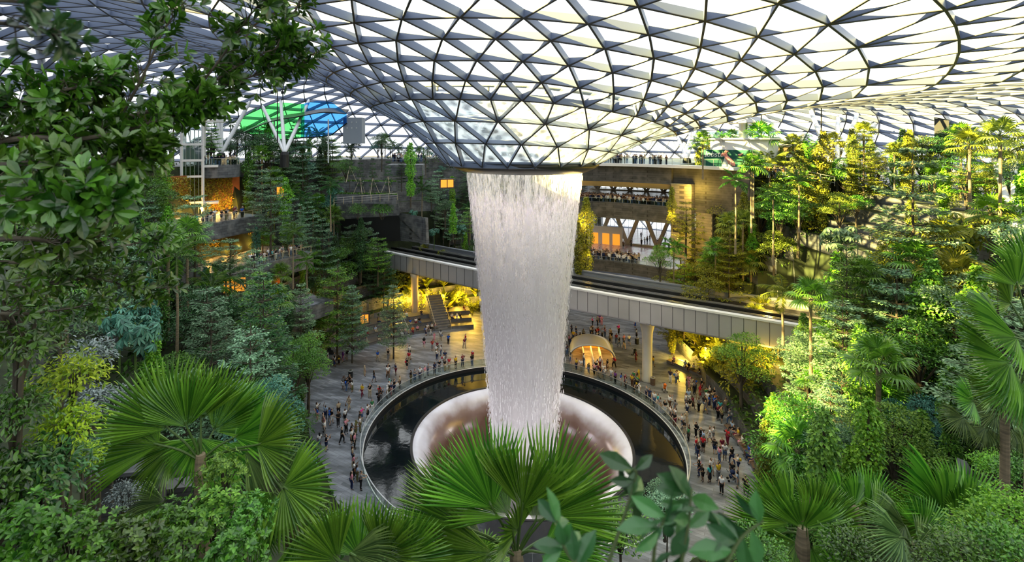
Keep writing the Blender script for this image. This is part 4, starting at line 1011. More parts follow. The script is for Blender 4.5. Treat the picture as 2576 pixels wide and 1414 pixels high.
def fan_blade(mb, c, ax, up, R, segs=26, spread=150, droop=.25, m=0, split=.48, tipm=None, r=rng):
    u2 = split + (1 - split) * .55
    """one fan leaf: pleated segments radiating from c about axis ax (outward) in the plane whose normal is up"""
    ax = unit(ax); sd = unit(np.cross(ax, up)); up = np.cross(sd, ax)
    th = np.radians(np.linspace(-spread, spread, segs)); dth = np.radians(2 * spread / segs) * .5
    lens = R * (1 - .18 * np.abs(th) / math.pi) * r.uniform(.92, 1.04, segs)
    d = np.cos(th)[:, None] * ax + np.sin(th)[:, None] * sd; e = -np.sin(th)[:, None] * ax + np.cos(th)[:, None] * sd
    def pt(u, w, lift): return c + d * (lens * u)[:, None] + e * (lens * w)[:, None] + up * (lens * (lift - droop * u * u * .6))[:, None] - np.array([0, 0, 1]) * (lens * droop * .5 * u ** 3)[:, None]
    w1 = math.tan(dth) * split
    cup = .10
    V = np.stack([pt(.03, 0, 0), pt(split, -w1, cup), pt(split, 0, cup + .030), pt(split, w1, cup), pt(u2, -w1 * .66, cup * 1.2), pt(u2, 0, cup * 1.2 + .018), pt(u2, w1 * .66, cup * 1.2), pt(1, 0, cup)], 1).reshape(-1, 3)
    b = (np.arange(segs) * 8)[:, None]
    tri = np.array([(0, 1, 2), (0, 2, 3), (4, 7, 5), (5, 7, 6)]); qu = np.array([(1, 4, 5, 2), (2, 5, 6, 3)])
    mb.add(V, (b[:, :, None] + qu[None]).reshape(-1, 4), (b[:, :, None] + tri[None]).reshape(-1, 3), m)

def fan_palm(Ht, Rf, seed, nf=16, segs=18, pet=1.0):
    r = np.random.default_rng(seed); tr, fo = MB(), MB(); tr.tube([(0, 0, -1.5), (0, 0, 0), (.05, 0, Ht * .6), (0, 0, Ht)], [.17, .14, .12, .15], 8)
    for f in range(nf):
        a = f * 2.399; e = R_(82 - 112 * (f / nf) ** .9); d = np.array([math.cos(a) * math.cos(e), math.sin(a) * math.cos(e), math.sin(e)])
        c = np.array([0, 0, Ht]) + d * pet * Rf; fo.tube([(0, 0, Ht - .1), c - [0, 0, .05]], [.03, .02], 4, 1, cap=False)
        hz = np.array([math.cos(a), math.sin(a), 0]); up = np.cross(np.cross(d, [0, 0, 1.0]) if abs(d[2]) < .98 else np.array([-hz[1], hz[0], 0]), d); up = unit(up if up[2] > 0 else -up)
        fan_blade(fo, c, d, up * .8 + [0, 0, .4], Rf, segs, 128, .30 + .25 * f / nf, 0, .55, r=r)
    return dict(trunk=(tr.data('trunk', M_barkp), None), crown=(fo.data('crown', [LM['palm'], M_stem]), 'leaf'))

def bush(Rm, Ht, seed, lf=.16, n=1300, wid=.42, near=False, droopy=.3, whorl=False):
    """leafy bush whose stems stand below it"""
    r = np.random.default_rng(seed); fo, st = MB(), MB(); d = unit(jit(n)); d[:, 2] = np.abs(d[:, 2]) * 1.1 - .25
    lump = 1 + .22 * np.sin(d[:, 0] * 5 + seed) * np.cos(d[:, 1] * 4 + d[:, 2] * 3)
    P = d * np.array([Rm, Rm, Ht]) * (r.uniform(.25, 1, n) ** .75 * lump)[:, None]
    A = d * .8 + jit(n, .55) + [0, 0, .15 - droopy]; Nn = d * .7 + [0, 0, .8] + jit(n, .3); L = r.uniform(.6, 1.25, n) * lf
    if whorl:
        k = n // 6; P = np.repeat(P[:k], 6, 0)[:n]; ax = np.repeat(unit(d[:k] + jit(k, .3) + [0, 0, .3]), 6, 0); s = unit(np.cross(ax, [.31, .2, .9])); t = np.cross(ax, s); th = np.tile(np.arange(6) / 6 * 6.283, k) + np.repeat(r.uniform(0, 6, k), 6)
        rad = s * np.cos(th)[:, None] + t * np.sin(th)[:, None]; A = rad * .85 + ax * .5; Nn = ax - rad * .3; L = r.uniform(.7, 1.2, len(P)) * lf
        P = P + ax * r.uniform(-.02, .04, len(P))[:, None]
    (fo.blades if near else fo.leaves)(P, A, Nn, L, L * wid, .16)
    for k in range(7):
        q = P[r.integers(len(P))]; st.tube([(q[0] * .1, q[1] * .1, -Ht * 1.0), q * [.5, .5, .3], q], [.03, .02, .006], 4, cap=False)
    return dict(stems=(st.data('stems', M_bark), None), foliage=(fo.data('foliage', LM['lush']), 'leaf'))

def paddle_plant(Ht, seed, n=11):
    """clump of long upright paddle leaves"""
    r = np.random.default_rng(seed); fo = MB(); st = MB(); st.tube([(0, 0, -.8), (0, 0, .2)], [.09, .06], 6)
    for k in range(n):
        a = k * 2.399; tilt = r.uniform(.25, .9); d = np.array([math.cos(a) * math.sin(tilt), math.sin(a) * math.sin(tilt), math.cos(tilt)]); m_ = 8; u = np.linspace(0, 1, m_)
        pth = d * (u * Ht)[:, None] * r.uniform(.8, 1.1) - np.array([0, 0, 1]) * (u ** 2.3 * Ht * .45 * tilt)[:, None]
        sd = unit(np.cross(d, [0, 0, 1])); up = np.cross(sd, d); w_ = Ht * .15 * np.sin(np.pi * np.clip(u * .9 + .06, 0, 1)) ** .8
        V = np.stack([pth - sd * w_[:, None] + up * (w_ * .35)[:, None], pth, pth + sd * w_[:, None] + up * (w_ * .35)[:, None]], 1).reshape(-1, 3); i = np.arange(m_ - 1)[:, None] * 3; j = np.arange(2)[None]
        fo.add(V, np.stack([i + j, i + j + 1, i + j + 4, i + j + 3], -1).reshape(-1, 4))
    return dict(stem=(st.data('stem', M_stem), None), leaves=(fo.data('leaves', LM['gold']), 'leaf'))

PROTO = dict(
    tiered_tree=[tier_tree(9.5, 2.9, 1), tier_tree(11.5, 3.3, 2), tier_tree(8.0, 3.0, 3), tier_tree(12.5, 2.9, 4), tier_tree(7.0, 2.7, 5)],
    creeper_tree=[column_tree(7.5, .85, 11), column_tree(9.5, 1.15, 12, n=3400), column_tree(6.0, .85, 13, n=2000)],
    broadleaf_tree=[round_tree(7.5, 2.5, 21), round_tree(9, 3.2, 22, n=6000), round_tree(6, 2.6, 23, lf=.18)],
    umbrella_leaf_tree=[umbrella_plant(4.2, 31), umbrella_plant(5.0, 32, .62, 40)],
    feather_palm=[feather_palm(5.5, 2.6, 41), feather_palm(7.5, 2.4, 42, 11), feather_palm(3.0, 2.6, 43, 12)],
    fan_palm=[fan_palm(5.5, 1.15, 51), fan_palm(8.0, 1.1, 52), fan_palm(3.0, 1.3, 53, 18)],
    leafy_shrub=[bush(1.5, 1.3, 61, .2, 900), bush(1.9, 1.5, 62, .26, 900), bush(1.2, 1.0, 63, .17, 700)],
    paddle_leaf_plant=[paddle_plant(1.9, 71), paddle_plant(2.4, 72, 13)],
)
TOPS = {}
def top_of(me):
    if me.name not in TOPS:
        c = np.zeros(len(me.vertices) * 3, np.float32); me.vertices.foreach_get('co', c); TOPS[me.name] = float(c[2::3].max())
    return TOPS[me.name]
PLANTS = []     # (object, phrase, category, px, py of its crown)
def plant(kind, xyz, phrase, leaf=None, v=0, s=1.0, rz=None, cat='tree', group=None, top=None, name=None, proto=None):
    pr = proto or PROTO[kind][v % len(PROTO[kind])]
    o = thing(name or kind, None, cat, xyz, rnd.uniform(0, 6.28) if rz is None else rz, group)
    o.scale = (s, s, s) if not isinstance(s, tuple) else s
    for part, (me, slot) in pr.items():
        child(part, me, o, [LM[leaf]] if (slot == 'leaf' and leaf) else None)
    sz = s[2] if isinstance(s, tuple) else s
    zc = top_of(list(pr.values())[-1][0]) * sz * .6 if top is None else top
    PLANTS.append((o, phrase, cat, *pix((xyz[0], xyz[1], xyz[2] + zc))))
    return o

# ------------------------------------------------------------------ scatter on the slopes
CLEAR = [  # px0, py0, px1, py1, depth: plants nearer than depth may not cover these
    (452, 318, 585, 520, 84), (505, 430, 600, 575, 88), (530, 560, 640, 640, 74), (600, 600, 770, 700, 66),
    (1000, 590, 1960, 800, 60), (930, 545, 1060, 640, 90), (1468, 440, 1675, 690, 84), (1545, 380, 1880, 450, 75), (1690, 450, 1830, 600, 78),
    (800, 930, 1900, 1300, 54), (1430, 775, 1640, 960, 60), (900, 780, 1215, 935, 74), (2340, 290, 2395, 350, 62), (2030, 262, 2215, 430, 70), (2470, 290, 2560, 560, 43), (1830, 380, 2110, 450, 70), (850, 455, 1010, 560, 80), (600, 235, 880, 350, 90), (1690, 820, 1960, 1000, 60),
]
def clear(px, ptop, pbot, wpx, Y):
    for a, b, c, d, dep in CLEAR:
        if Y < dep and px + wpx > a and px - wpx < c and pbot > b and ptop < d: return False
    return True
SIZE = dict(tiered_tree=(9.5, 2.4), creeper_tree=(7.5, .9), broadleaf_tree=(7.5, 2.6), umbrella_leaf_tree=(4.6, 1.6), feather_palm=(7, 2.2), fan_palm=(6.5, 2.0), leafy_shrub=(1.2, 1.5), paddle_leaf_plant=(1.8, 1.2))
CATS = dict(tiered_tree='tree', creeper_tree='tree', broadleaf_tree='tree', umbrella_leaf_tree='plant', feather_palm='palm', fan_palm='palm', leafy_shrub='shrub', paddle_leaf_plant='plant')
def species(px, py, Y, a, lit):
    """which plant grows where: cool tiered trees on the shaded slope, mixed planting with sun gold put into leaf colours on the sunlit one"""
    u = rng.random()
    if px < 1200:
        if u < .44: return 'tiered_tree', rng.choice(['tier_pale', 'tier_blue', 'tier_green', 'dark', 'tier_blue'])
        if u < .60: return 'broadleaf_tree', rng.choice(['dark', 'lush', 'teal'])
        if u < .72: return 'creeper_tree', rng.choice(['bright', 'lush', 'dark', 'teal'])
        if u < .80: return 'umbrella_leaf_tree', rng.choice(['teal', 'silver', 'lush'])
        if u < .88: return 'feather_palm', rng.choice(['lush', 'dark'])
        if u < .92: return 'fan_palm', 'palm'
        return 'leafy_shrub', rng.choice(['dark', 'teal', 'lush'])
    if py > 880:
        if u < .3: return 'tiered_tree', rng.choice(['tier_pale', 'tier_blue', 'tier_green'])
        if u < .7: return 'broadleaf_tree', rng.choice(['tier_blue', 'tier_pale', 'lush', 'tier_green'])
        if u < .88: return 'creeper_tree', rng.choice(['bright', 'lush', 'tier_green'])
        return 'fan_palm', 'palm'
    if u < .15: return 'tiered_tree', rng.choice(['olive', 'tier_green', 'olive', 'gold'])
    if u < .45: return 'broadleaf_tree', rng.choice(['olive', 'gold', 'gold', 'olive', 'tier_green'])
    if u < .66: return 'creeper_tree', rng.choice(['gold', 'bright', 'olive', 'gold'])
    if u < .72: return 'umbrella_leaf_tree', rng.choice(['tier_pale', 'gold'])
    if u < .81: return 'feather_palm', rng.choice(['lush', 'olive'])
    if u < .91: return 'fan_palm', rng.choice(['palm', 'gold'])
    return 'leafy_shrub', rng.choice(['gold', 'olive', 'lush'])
ADJ = dict(tier_pale='pale green', tier_blue='bluish green', tier_green='fresh green', dark='dark green', lush='green', bright='bright green', olive='olive', gold='golden green', teal='blue green', silver='silvery', lime='yellow green', palm='green', glossy='glossy green')
PHR = dict(tiered_tree='flat tiered tree', creeper_tree='creeper clad columnar tree', broadleaf_tree='round crowned leafy tree', umbrella_leaf_tree='umbrella leaved tree', feather_palm='feather palm', fan_palm='fan palm', leafy_shrub='low leafy shrub', paddle_leaf_plant='paddle leaved plant')
taken = []
SKY = np.array([(-200, 250), (430, 300), (600, 318), (870, 300), (1000, 345), (1100, 420), (1500, 425), (1560, 350), (1750, 312), (1850, 335), (2050, 335), (2200, 335), (2350, 318), (2470, 300), (2700, 285)], float)
def put(kind, leaf, x, y, z, s=1.0, v=None, extra=''):
    px = CX + F * x / y
    top = H - (np.interp(px, SKY[:, 0], SKY[:, 1]) + rnd.uniform(0, 30) - HY) * y / F       # crowns stay below the roof's skyline
    if y > 38 and not isinstance(s, tuple): s = max(.35, min(s, (top - z) / (SIZE[kind][0] * 1.12)))
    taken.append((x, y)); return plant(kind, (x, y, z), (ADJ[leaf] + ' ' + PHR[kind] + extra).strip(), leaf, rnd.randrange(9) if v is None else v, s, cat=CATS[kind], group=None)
def hero(kind, leaf, px, pybase, Y, v=0, s=1.0, z=None, extra=''):
    p = at(px, pybase, Y); return put(kind, leaf, p[0], p[1], p[2] if z is None else z, s, v, extra)

# particular plants of the photograph
hero('tiered_tree', 'tier_blue', 681, 625, 77, 1, 1.12); hero('tiered_tree', 'tier_blue', 740, 640, 80, 0, .95)
hero('tiered_tree', 'tier_green', 848, 905, 78, 1, 1.3, 0.0); hero('tiered_tree', 'tier_pale', 990, 903, 78.5, 3, .92, 0.0); hero('tiered_tree', 'tier_blue', 886, 918, 77, 3, .95, 0.0)
hero('tiered_tree', 'tier_pale', 640, 830, 62, 0, 1.05); hero('tiered_tree', 'tier_pale', 580, 740, 62, 4, 1.0); hero('tiered_tree', 'tier_pale', 490, 720, 60, 1, 1.0)
hero('broadleaf_tree', 'tier_green', 775, 985, 62, 1, 1.05, 1.0); hero('broadleaf_tree', 'lush', 785, 1110, 52, 2, .5, 0); hero('broadleaf_tree', 'lush', 745, 1040, 55, 2, .85, 0); hero('broadleaf_tree', 'dark', 500, 960, 50, 1, 1.1)
hero('tiered_tree', 'tier_green', 950, 730, 92, 2, 1.0, 9); hero('creeper_tree', 'dark', 908, 690, 92, 1, 1.1); hero('creeper_tree', 'bright', 1033, 500, 92, 1, 1.25); hero('creeper_tree', 'bright', 1140, 590, 96, 2, 1.0)
hero('umbrella_leaf_tree', 'teal', 1092, 615, 98, 0, .9); hero('umbrella_leaf_tree', 'teal', 1160, 610, 97, 1, .8); hero('umbrella_leaf_tree', 'teal', 1040, 560, 97, 0, .7)
hero('feather_palm', 'dark', 832, 560, 84, 0, 1.0); hero('feather_palm', 'lush', 737, 705, 72, 1, .85); hero('feather_palm', 'lush', 772, 720, 74, 2, 1.0); hero('feather_palm', 'dark', 1062, 590, 98, 1, 1.1)
hero('umbrella_leaf_tree', 'teal', 340, 960, 34, 1, 1.0); hero('umbrella_leaf_tree', 'teal', 300, 900, 36, 0, 1.0)
hero('fan_palm', 'palm', 1895, 520, 66, 0, 1.0); hero('fan_palm', 'palm', 1768, 430, 80, 0, 1.1); hero('fan_palm', 'palm', 1810, 412, 90, 0, .8); hero('fan_palm', 'palm', 1800, 712, 76, 0, .95)
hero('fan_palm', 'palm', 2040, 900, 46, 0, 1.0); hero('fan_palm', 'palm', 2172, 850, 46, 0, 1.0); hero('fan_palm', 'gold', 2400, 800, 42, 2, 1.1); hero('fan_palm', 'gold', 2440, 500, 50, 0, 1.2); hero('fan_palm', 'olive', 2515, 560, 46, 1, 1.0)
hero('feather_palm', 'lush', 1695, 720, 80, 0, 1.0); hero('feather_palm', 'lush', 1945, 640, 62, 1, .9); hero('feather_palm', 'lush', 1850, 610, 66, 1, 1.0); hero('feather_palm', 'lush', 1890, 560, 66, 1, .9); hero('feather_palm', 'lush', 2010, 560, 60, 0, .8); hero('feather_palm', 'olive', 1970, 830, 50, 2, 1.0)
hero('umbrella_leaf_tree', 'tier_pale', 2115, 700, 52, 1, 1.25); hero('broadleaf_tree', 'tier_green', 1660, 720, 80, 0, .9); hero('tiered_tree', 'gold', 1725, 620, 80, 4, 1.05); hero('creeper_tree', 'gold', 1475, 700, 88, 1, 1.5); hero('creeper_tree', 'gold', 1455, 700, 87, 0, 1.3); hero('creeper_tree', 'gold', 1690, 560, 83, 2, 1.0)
hero('tiered_tree', 'tier_pale', 2120, 1090, 42, 1, 1.0); hero('tiered_tree', 'tier_blue', 2090, 1200, 38, 0, .75, extra=' spreading'); hero('broadleaf_tree', 'teal', 2330, 1220, 36, 1, .72); hero('broadleaf_tree', 'tier_blue', 2190, 1240, 34, 0, .72); hero('broadleaf_tree', 'tier_blue', 2080, 1240, 35, 0, .7); hero('creeper_tree', 'bright', 1945, 1190, 45, 0, .95); hero('creeper_tree', 'olive', 1925, 1215, 42, 2, .9)
hero('broadleaf_tree', 'tier_blue', 1672, 1330, 36, 2, .62); hero('tiered_tree', 'tier_green', 2130, 960, 46, 3, 1.0)
hero('tiered_tree', 'dark', 1010, 470, 98, 4, .8); hero('tiered_tree', 'tier_blue', 1085, 520, 98, 2, .9); hero('broadleaf_tree', 'lush', 870, 470, 92, 2, .9); hero('creeper_tree', 'lush', 1060, 470, 99, 0, .9); hero('leafy_shrub', 'lush', 900, 530, 88, 0, 1.2); hero('leafy_shrub', 'lush', 960, 528, 90, 1, 1.2); hero('broadleaf_tree', 'dark', 1120, 560, 98, 2, .8); hero('tiered_tree', 'tier_green', 1180, 600, 99, 4, .9)
# slim staked saplings on the planters left of the funnel
for px, py in ((906, 487), (938, 488), (976, 484), (880, 458)):
    p = at(px, py, 90); o = put('tiered_tree', 'dark', p[0], p[1], p[2], (.35, .35, .95), 4, ' on stakes')
    for a in range(3): 
        mb = MB(); mb.bar((0, 0, 3.0), (1.2 * math.cos(a * 2.1) / .35, 1.2 * math.sin(a * 2.1) / .35, 0), .16, .16); mb.build('support_stake', M_stake, o)
p = at(935, 472, 94)
for k, (py, lab) in enumerate(((468, 'upper pale planter ledge behind the staked saplings'), (500, 'lower pale planter ledge below the staked saplings'))):
    q = at(925, py, 92 - k * 2); t = thing('planter_ledge', lab, 'planter', q, R_(-8)); MB().box((0, 0, 0), (11, 1.4, 1.6)).build('slate_trough', M_stone, t)
    n_ = 500; PP = np.stack([rng.uniform(-5.4, 5.4, n_), rng.uniform(-.6, .6, n_), np.full(n_, .8)], 1); mb = MB(); mb.leaves(PP, jit(n_, .6) + [0, 0, .7], jit(n_) + [0, 0, 1], .4, .16); mb.build('ground_cover', LM['lush'], t)
rail_line('steel_guardrail', 'thin guardrail on the slate bridge portal below the saplings', 'guardrail', [at(840, 516, 84), at(1000, 503, 88)], 1.2, glass=False)
t = thing('tunnel_portal', 'slate lintel and dark tunnel mouth swallowing the far end of the viaduct', 'portal', (0, 0, 0))
A_, B_ = at(850, 530, 96), at(1003, 520, 96); mb = MB(); mb.bar((A_ + B_) / 2 + (A_ - B_) / 2, B_, 1.2, 3.2); mb.build('slate_lintel', M_stone, t)
C_ = at(1003, 545, 97); mb = MB(); mb.add([C_, at(1062, 605, 92), at(1062, 545, 92), at(1003, 535, 97)], [(0, 1, 2, 3)]); mb.bar(at(1010, 575, 97.5), at(1075, 580, 91.5), .6, 4.6); mb.build('side_wall', M_stone, t)
mb = MB(); A_, B_ = at(835, 575, 104), at(1015, 572, 104); mb.bar(A_, B_, .4, 5.5); mb.build('recess_shade_slab', M_dark, t)  # black slab stands in for the shade inside the tunnel

# everything else, scattered over the terraces
n_done = 0
for ring in range(20):
    for k in range(190):
        a = (k + rng.uniform(-.4, .4)) * 360 / 190; fr = (ring + rng.uniform(-.4, .4)) / 15.0
        p_, q_ = float(tab(a, P_T)), float(tab(a, Q_T)); rho = p_ + 1.0 + (q_ - p_) * fr
        if 46 < a % 360 < 71 and rho > 38: continue
        x, y = pol(rho, a)
        if y < (34 if x < 5 else 30): continue
        d, kk = bridge_off(x, y)
        if -3.2 < d < 13.5: continue
        z = hill_z(x, y); px, pyb = pix((x, y, z))
        if px < -120 or px > 2700: continue
        if 146 < a % 360 < 168 and not (50 > rho > 45.5 + 4): 
            if rho < 60 and rng.random() < .75: continue
        kind, leaf = species(px, pyb, y, a, False)
        if fr > 1.0 and kind in ('tiered_tree', 'leafy_shrub'): kind = 'broadleaf_tree'; leaf = 'dark' if rng.random() < .6 else leaf
        hgt, wid = SIZE[kind]; s = rng.uniform(.85, 1.25)
        if fr > 1.0: s *= .75
        if (a % 360 < 46 or a % 360 > 325) and fr > .3: s *= 1.3
        if fr > 1.0 and 90 < a % 360 < 200: s *= 1.15
        ptop = HY - F * (z + hgt * s - H) / y
        if ptop > 1420 or pyb < 330: continue
        mind = 1.7 if kind in ('creeper_tree', 'leafy_shrub', 'feather_palm', 'fan_palm') else 2.2
        if any((x - u) ** 2 + (y - v_) ** 2 < mind ** 2 for u, v_ in taken): continue
        if not clear(px, ptop, pyb, F * wid * s / y, y): continue
        # nothing may stand between the eye and the plaza from the near slope
        if y < 44 and 700 < px < 1930 and ptop < 1290: continue
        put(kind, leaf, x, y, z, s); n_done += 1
# understorey lit from below, lamp gold also put into its leaf colour, behind the seating steps and on the slope under the viaduct
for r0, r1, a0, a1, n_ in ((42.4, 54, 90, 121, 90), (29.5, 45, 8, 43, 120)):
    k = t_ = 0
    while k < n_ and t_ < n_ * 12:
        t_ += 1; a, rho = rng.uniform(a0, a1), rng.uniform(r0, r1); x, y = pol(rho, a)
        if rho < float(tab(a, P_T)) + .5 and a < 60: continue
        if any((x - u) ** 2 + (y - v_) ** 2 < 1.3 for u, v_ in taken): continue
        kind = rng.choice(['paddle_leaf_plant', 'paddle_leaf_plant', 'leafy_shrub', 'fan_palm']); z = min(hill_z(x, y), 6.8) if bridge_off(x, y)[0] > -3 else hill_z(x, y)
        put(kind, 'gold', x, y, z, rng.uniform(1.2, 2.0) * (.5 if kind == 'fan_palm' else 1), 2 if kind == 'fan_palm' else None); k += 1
# the sunlit wall of trees on the right
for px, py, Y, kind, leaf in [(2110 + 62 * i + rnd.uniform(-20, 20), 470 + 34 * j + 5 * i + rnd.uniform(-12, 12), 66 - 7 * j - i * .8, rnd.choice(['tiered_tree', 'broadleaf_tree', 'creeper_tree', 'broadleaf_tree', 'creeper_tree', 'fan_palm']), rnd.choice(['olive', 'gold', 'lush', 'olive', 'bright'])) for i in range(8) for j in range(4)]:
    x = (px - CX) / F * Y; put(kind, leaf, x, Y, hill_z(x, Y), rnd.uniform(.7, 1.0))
for k in range(len(NEAR)):
    for d_ in (12.9, 14.6):
        q = off(d_)[k] + rng.normal(0, .5, 2)
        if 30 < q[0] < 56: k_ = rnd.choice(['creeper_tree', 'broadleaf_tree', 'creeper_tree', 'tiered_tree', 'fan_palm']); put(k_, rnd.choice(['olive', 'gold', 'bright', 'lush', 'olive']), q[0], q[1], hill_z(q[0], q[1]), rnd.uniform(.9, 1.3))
for i in range(46):
    a, f = rng.uniform(-14, 40), rng.uniform(1.0, 1.45); x, y = pol(float(tab(a, P_T)) + (float(tab(a, Q_T)) - float(tab(a, P_T))) * f, a)
    if y < 42: continue
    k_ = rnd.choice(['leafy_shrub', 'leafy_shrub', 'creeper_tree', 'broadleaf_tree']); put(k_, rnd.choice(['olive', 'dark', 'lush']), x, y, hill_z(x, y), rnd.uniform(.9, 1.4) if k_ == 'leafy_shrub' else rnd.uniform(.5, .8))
# canopy park trees along the skyline
for px, Y, s in ((1755, 96, .8), (1800, 98, .75), (1945, 96, .8), (2020, 92, .85), (2100, 88, .8), (1975, 90, .6), (2290, 66, .8), (2510, 58, 1.1), (2560, 55, 1.1), (885, 100, .8), (640, 104, .7), (700, 106, .6), (760, 102, .6), (820, 103, .7), (960, 104, .8), (1010, 106, .7), (590, 106, .7), (440, 100, .8), (1070, 108, .7)):
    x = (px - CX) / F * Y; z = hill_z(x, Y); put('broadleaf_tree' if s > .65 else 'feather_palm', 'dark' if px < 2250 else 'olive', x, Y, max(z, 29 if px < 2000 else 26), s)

# low creeping cover over soil and ledges, uncountable
def cover(name, a0, a1, n, leaf, label):
    a = rng.uniform(a0, a1, n * 2); f = rng.uniform(0, 1.12, n * 2); p_, q_ = tab(a, P_T), tab(a, Q_T); r = p_ + .3 + (q_ - p_) * f
    x, y = O[0] + r * np.cos(np.radians(a)), O[1] + r * np.sin(np.radians(a)); z = np.array([hill_z(u, v_) for u, v_ in zip(x, y)])
    px = CX + F * x / np.maximum(y, 1); ok = (y > 14) & (px > -100) & (px < 2680) & (z > .2); d = np.array([bridge_off(u, v_)[0] if o_ else 0 for u, v_, o_ in zip(x, y, ok)]); ok &= ~((d > -1) & (d < 13))
    ok &= ~((a % 360 > 145) & (a % 360 < 168) & (r > 37) & (r < 57))
    P = np.stack([x, y, z], 1)[ok][:n]; m_ = len(P); L = rng.uniform(.25, .7, m_)
    P = P + np.stack([rng.normal(0, .1, m_), rng.normal(0, .1, m_), rng.uniform(-.9, .25, m_)], 1)
    inn = np.stack([O[0] - P[:, 0], O[1] - P[:, 1], np.zeros(m_)], 1); inn = unit(inn); P += inn * rng.uniform(0, .5, m_)[:, None]
    mb = MB(); mb.leaves(P, inn * .5 + jit(m_, .6) + [0, 0, .25], inn * .4 + [0, 0, .9] + jit(m_, .4), L, L * .45, .2)
    mb.build(name, LM[leaf], kind='stuff', label=label, cat='ground cover')
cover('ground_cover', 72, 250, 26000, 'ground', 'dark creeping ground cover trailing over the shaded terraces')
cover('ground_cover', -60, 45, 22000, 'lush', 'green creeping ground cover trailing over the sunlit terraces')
# ------------------------------------------------------------------ people
def skin(name, pts, edges, sub=1):
    """one continuous surface grown round a joint skeleton: pts = {joint: (xyz, radius)}"""
    ks = list(pts); me = bpy.data.meshes.new(name); me.from_pydata([pts[k][0] for k in ks], [(ks.index(a), ks.index(b)) for a, b in edges], [])
    o = bpy.data.objects.new(name, me); COL.objects.link(o)
    o.modifiers.new('s', 'SKIN').use_smooth_shade = True
    for i, k in enumerate(ks):
        r = pts[k][1]; v = me.skin_vertices[0].data[i]; v.radius = (r, r) if not isinstance(r, tuple) else r; v.use_root = (i == 0)
    m_ = o.modifiers.new('b', 'SUBSURF'); m_.levels = sub; m_.render_levels = sub
    bpy.context.view_layer.update()
    out = bpy.data.meshes.new_from_object(o.evaluated_get(bpy.context.evaluated_depsgraph_get())); bpy.data.objects.remove(o); bpy.data.meshes.remove(me)
    out.name = name; return out
def figure(pose, female):
    """joints of a 1.68 m figure facing -Y in one of several poses"""
    sit = pose == 'sit'; J = {}; dz = -.46 if sit else 0.0
    def j(k, x, y, z, r): J[k] = ((x, y, z), r)
    lean = -.06 if pose in ('lean', 'phone') else 0.0
    j('pelvis', 0, 0, .93 + dz, .125); j('waist', 0, lean * .3, 1.08 + dz, .105 if female else .118); j('chest', 0, lean * .7, 1.28 + dz, .13); j('neck', 0, lean, 1.43 + dz, .052)
    j('jaw', 0, lean - .025, 1.515 + dz, .072); j('head', 0, lean - .01, 1.60 + dz, .092); j('crown', 0, lean, 1.665 + dz, .055)
    j('nose', 0, lean - .112, 1.555 + dz, .012)
    for s, n in ((1, 'l'), (-1, 'r')):
        j('sho' + n, s * (.165 if female else .19), lean * .8, 1.375 + dz, .058)
        if pose == 'photo': e, w_, h_ = (s * .26, -.16, 1.20), (s * .10, -.34, 1.44), (s * .05, -.38, 1.52)
        elif pose == 'wave' and s == 1: e, w_, h_ = (.30, -.08, 1.50), (.25, -.14, 1.74), (.25, -.16, 1.83)
        elif pose in ('phone', 'sit'): e, w_, h_ = (s * .22, -.05, 1.13), (s * .10, -.28, 1.12), (s * .05, -.35, 1.16)
        elif pose == 'lean': e, w_, h_ = (s * .25, -.14, 1.16), (s * .17, -.38, 1.10), (s * .10, -.44, 1.10)
        elif pose == 'walk': e, w_, h_ = (s * .22, s * .10, 1.12), (s * .22, s * .10 - .13, .90), (s * .21, s * .10 - .19, .83)
        else: e, w_, h_ = (s * .235, .03, 1.11), (s * .24, -.05, .87), (s * .235, -.08, .78)
        e, w_, h_ = [(v[0], v[1] + lean * .6, v[2] + dz) for v in (e, w_, h_)]
        j('elb' + n, *e, .040); j('wri' + n, *w_, .028); j('palm' + n, *h_, .032)
        d = unit(np.array(h_) - np.array(w_)); sd = unit(np.cross(d, [0.3 * s, 1, .2])); h_ = np.array(h_)
        for f in range(4):
            o_ = sd * (f - 1.5) * .017; l_ = (.072, .085, .08, .06)[f]
            j('k%d' % f + n, *(h_ + o_ + d * .035), .010); j('f%d' % f + n, *(h_ + o_ * 1.2 + d * (.035 + l_) + np.array([0, -.012, -.008])), .008)
        j('th' + n, *(h_ - sd * .045 + d * .02), .010)
        st = {'walk': s * .16, 'photo': s * .04}.get(pose, .0)
        j('hip' + n, s * .085, 0, .90 + dz, .10)
        if sit: j('kne' + n, s * .11, -.42, .47, .066); j('ank' + n, s * .11, -.40, .08, .042); j('toe' + n, s * .12, -.58, .035, .036)
        else: j('kne' + n, s * .095, -.03 - st, .49, .064); j('ank' + n, s * .10, .02 - st * 1.7 + (.08 if pose == 'walk' and s == 1 else 0), .08, .042); j('toe' + n, s * .115, -.15 - st * 1.7 + (.06 if pose == 'walk' and s == 1 else 0), .035, .036)
    E_ = [('pelvis', 'waist'), ('waist', 'chest'), ('chest', 'neck'), ('neck', 'jaw'), ('jaw', 'head'), ('head', 'crown'), ('head', 'nose')]
    for n in 'lr':
        E_ += [('chest', 'sho' + n), ('sho' + n, 'elb' + n), ('elb' + n, 'wri' + n), ('wri' + n, 'palm' + n), ('palm' + n, 'th' + n), ('pelvis', 'hip' + n), ('hip' + n, 'kne' + n), ('kne' + n, 'ank' + n), ('ank' + n, 'toe' + n)]
        for f in range(4): E_ += [('palm' + n, 'k%d' % f + n), ('k%d' % f + n, 'f%d' % f + n)]
    return J, E_, dz, sit
def mix(a, b, t): return tuple(a[i] * (1 - t) + b[i] * t for i in range(3))
M_skin = [mat('skin_light', (.62, .40, .28), .5), mat('skin_tan', (.44, .26, .16), .5), mat('skin_brown', (.20, .11, .065), .5)]
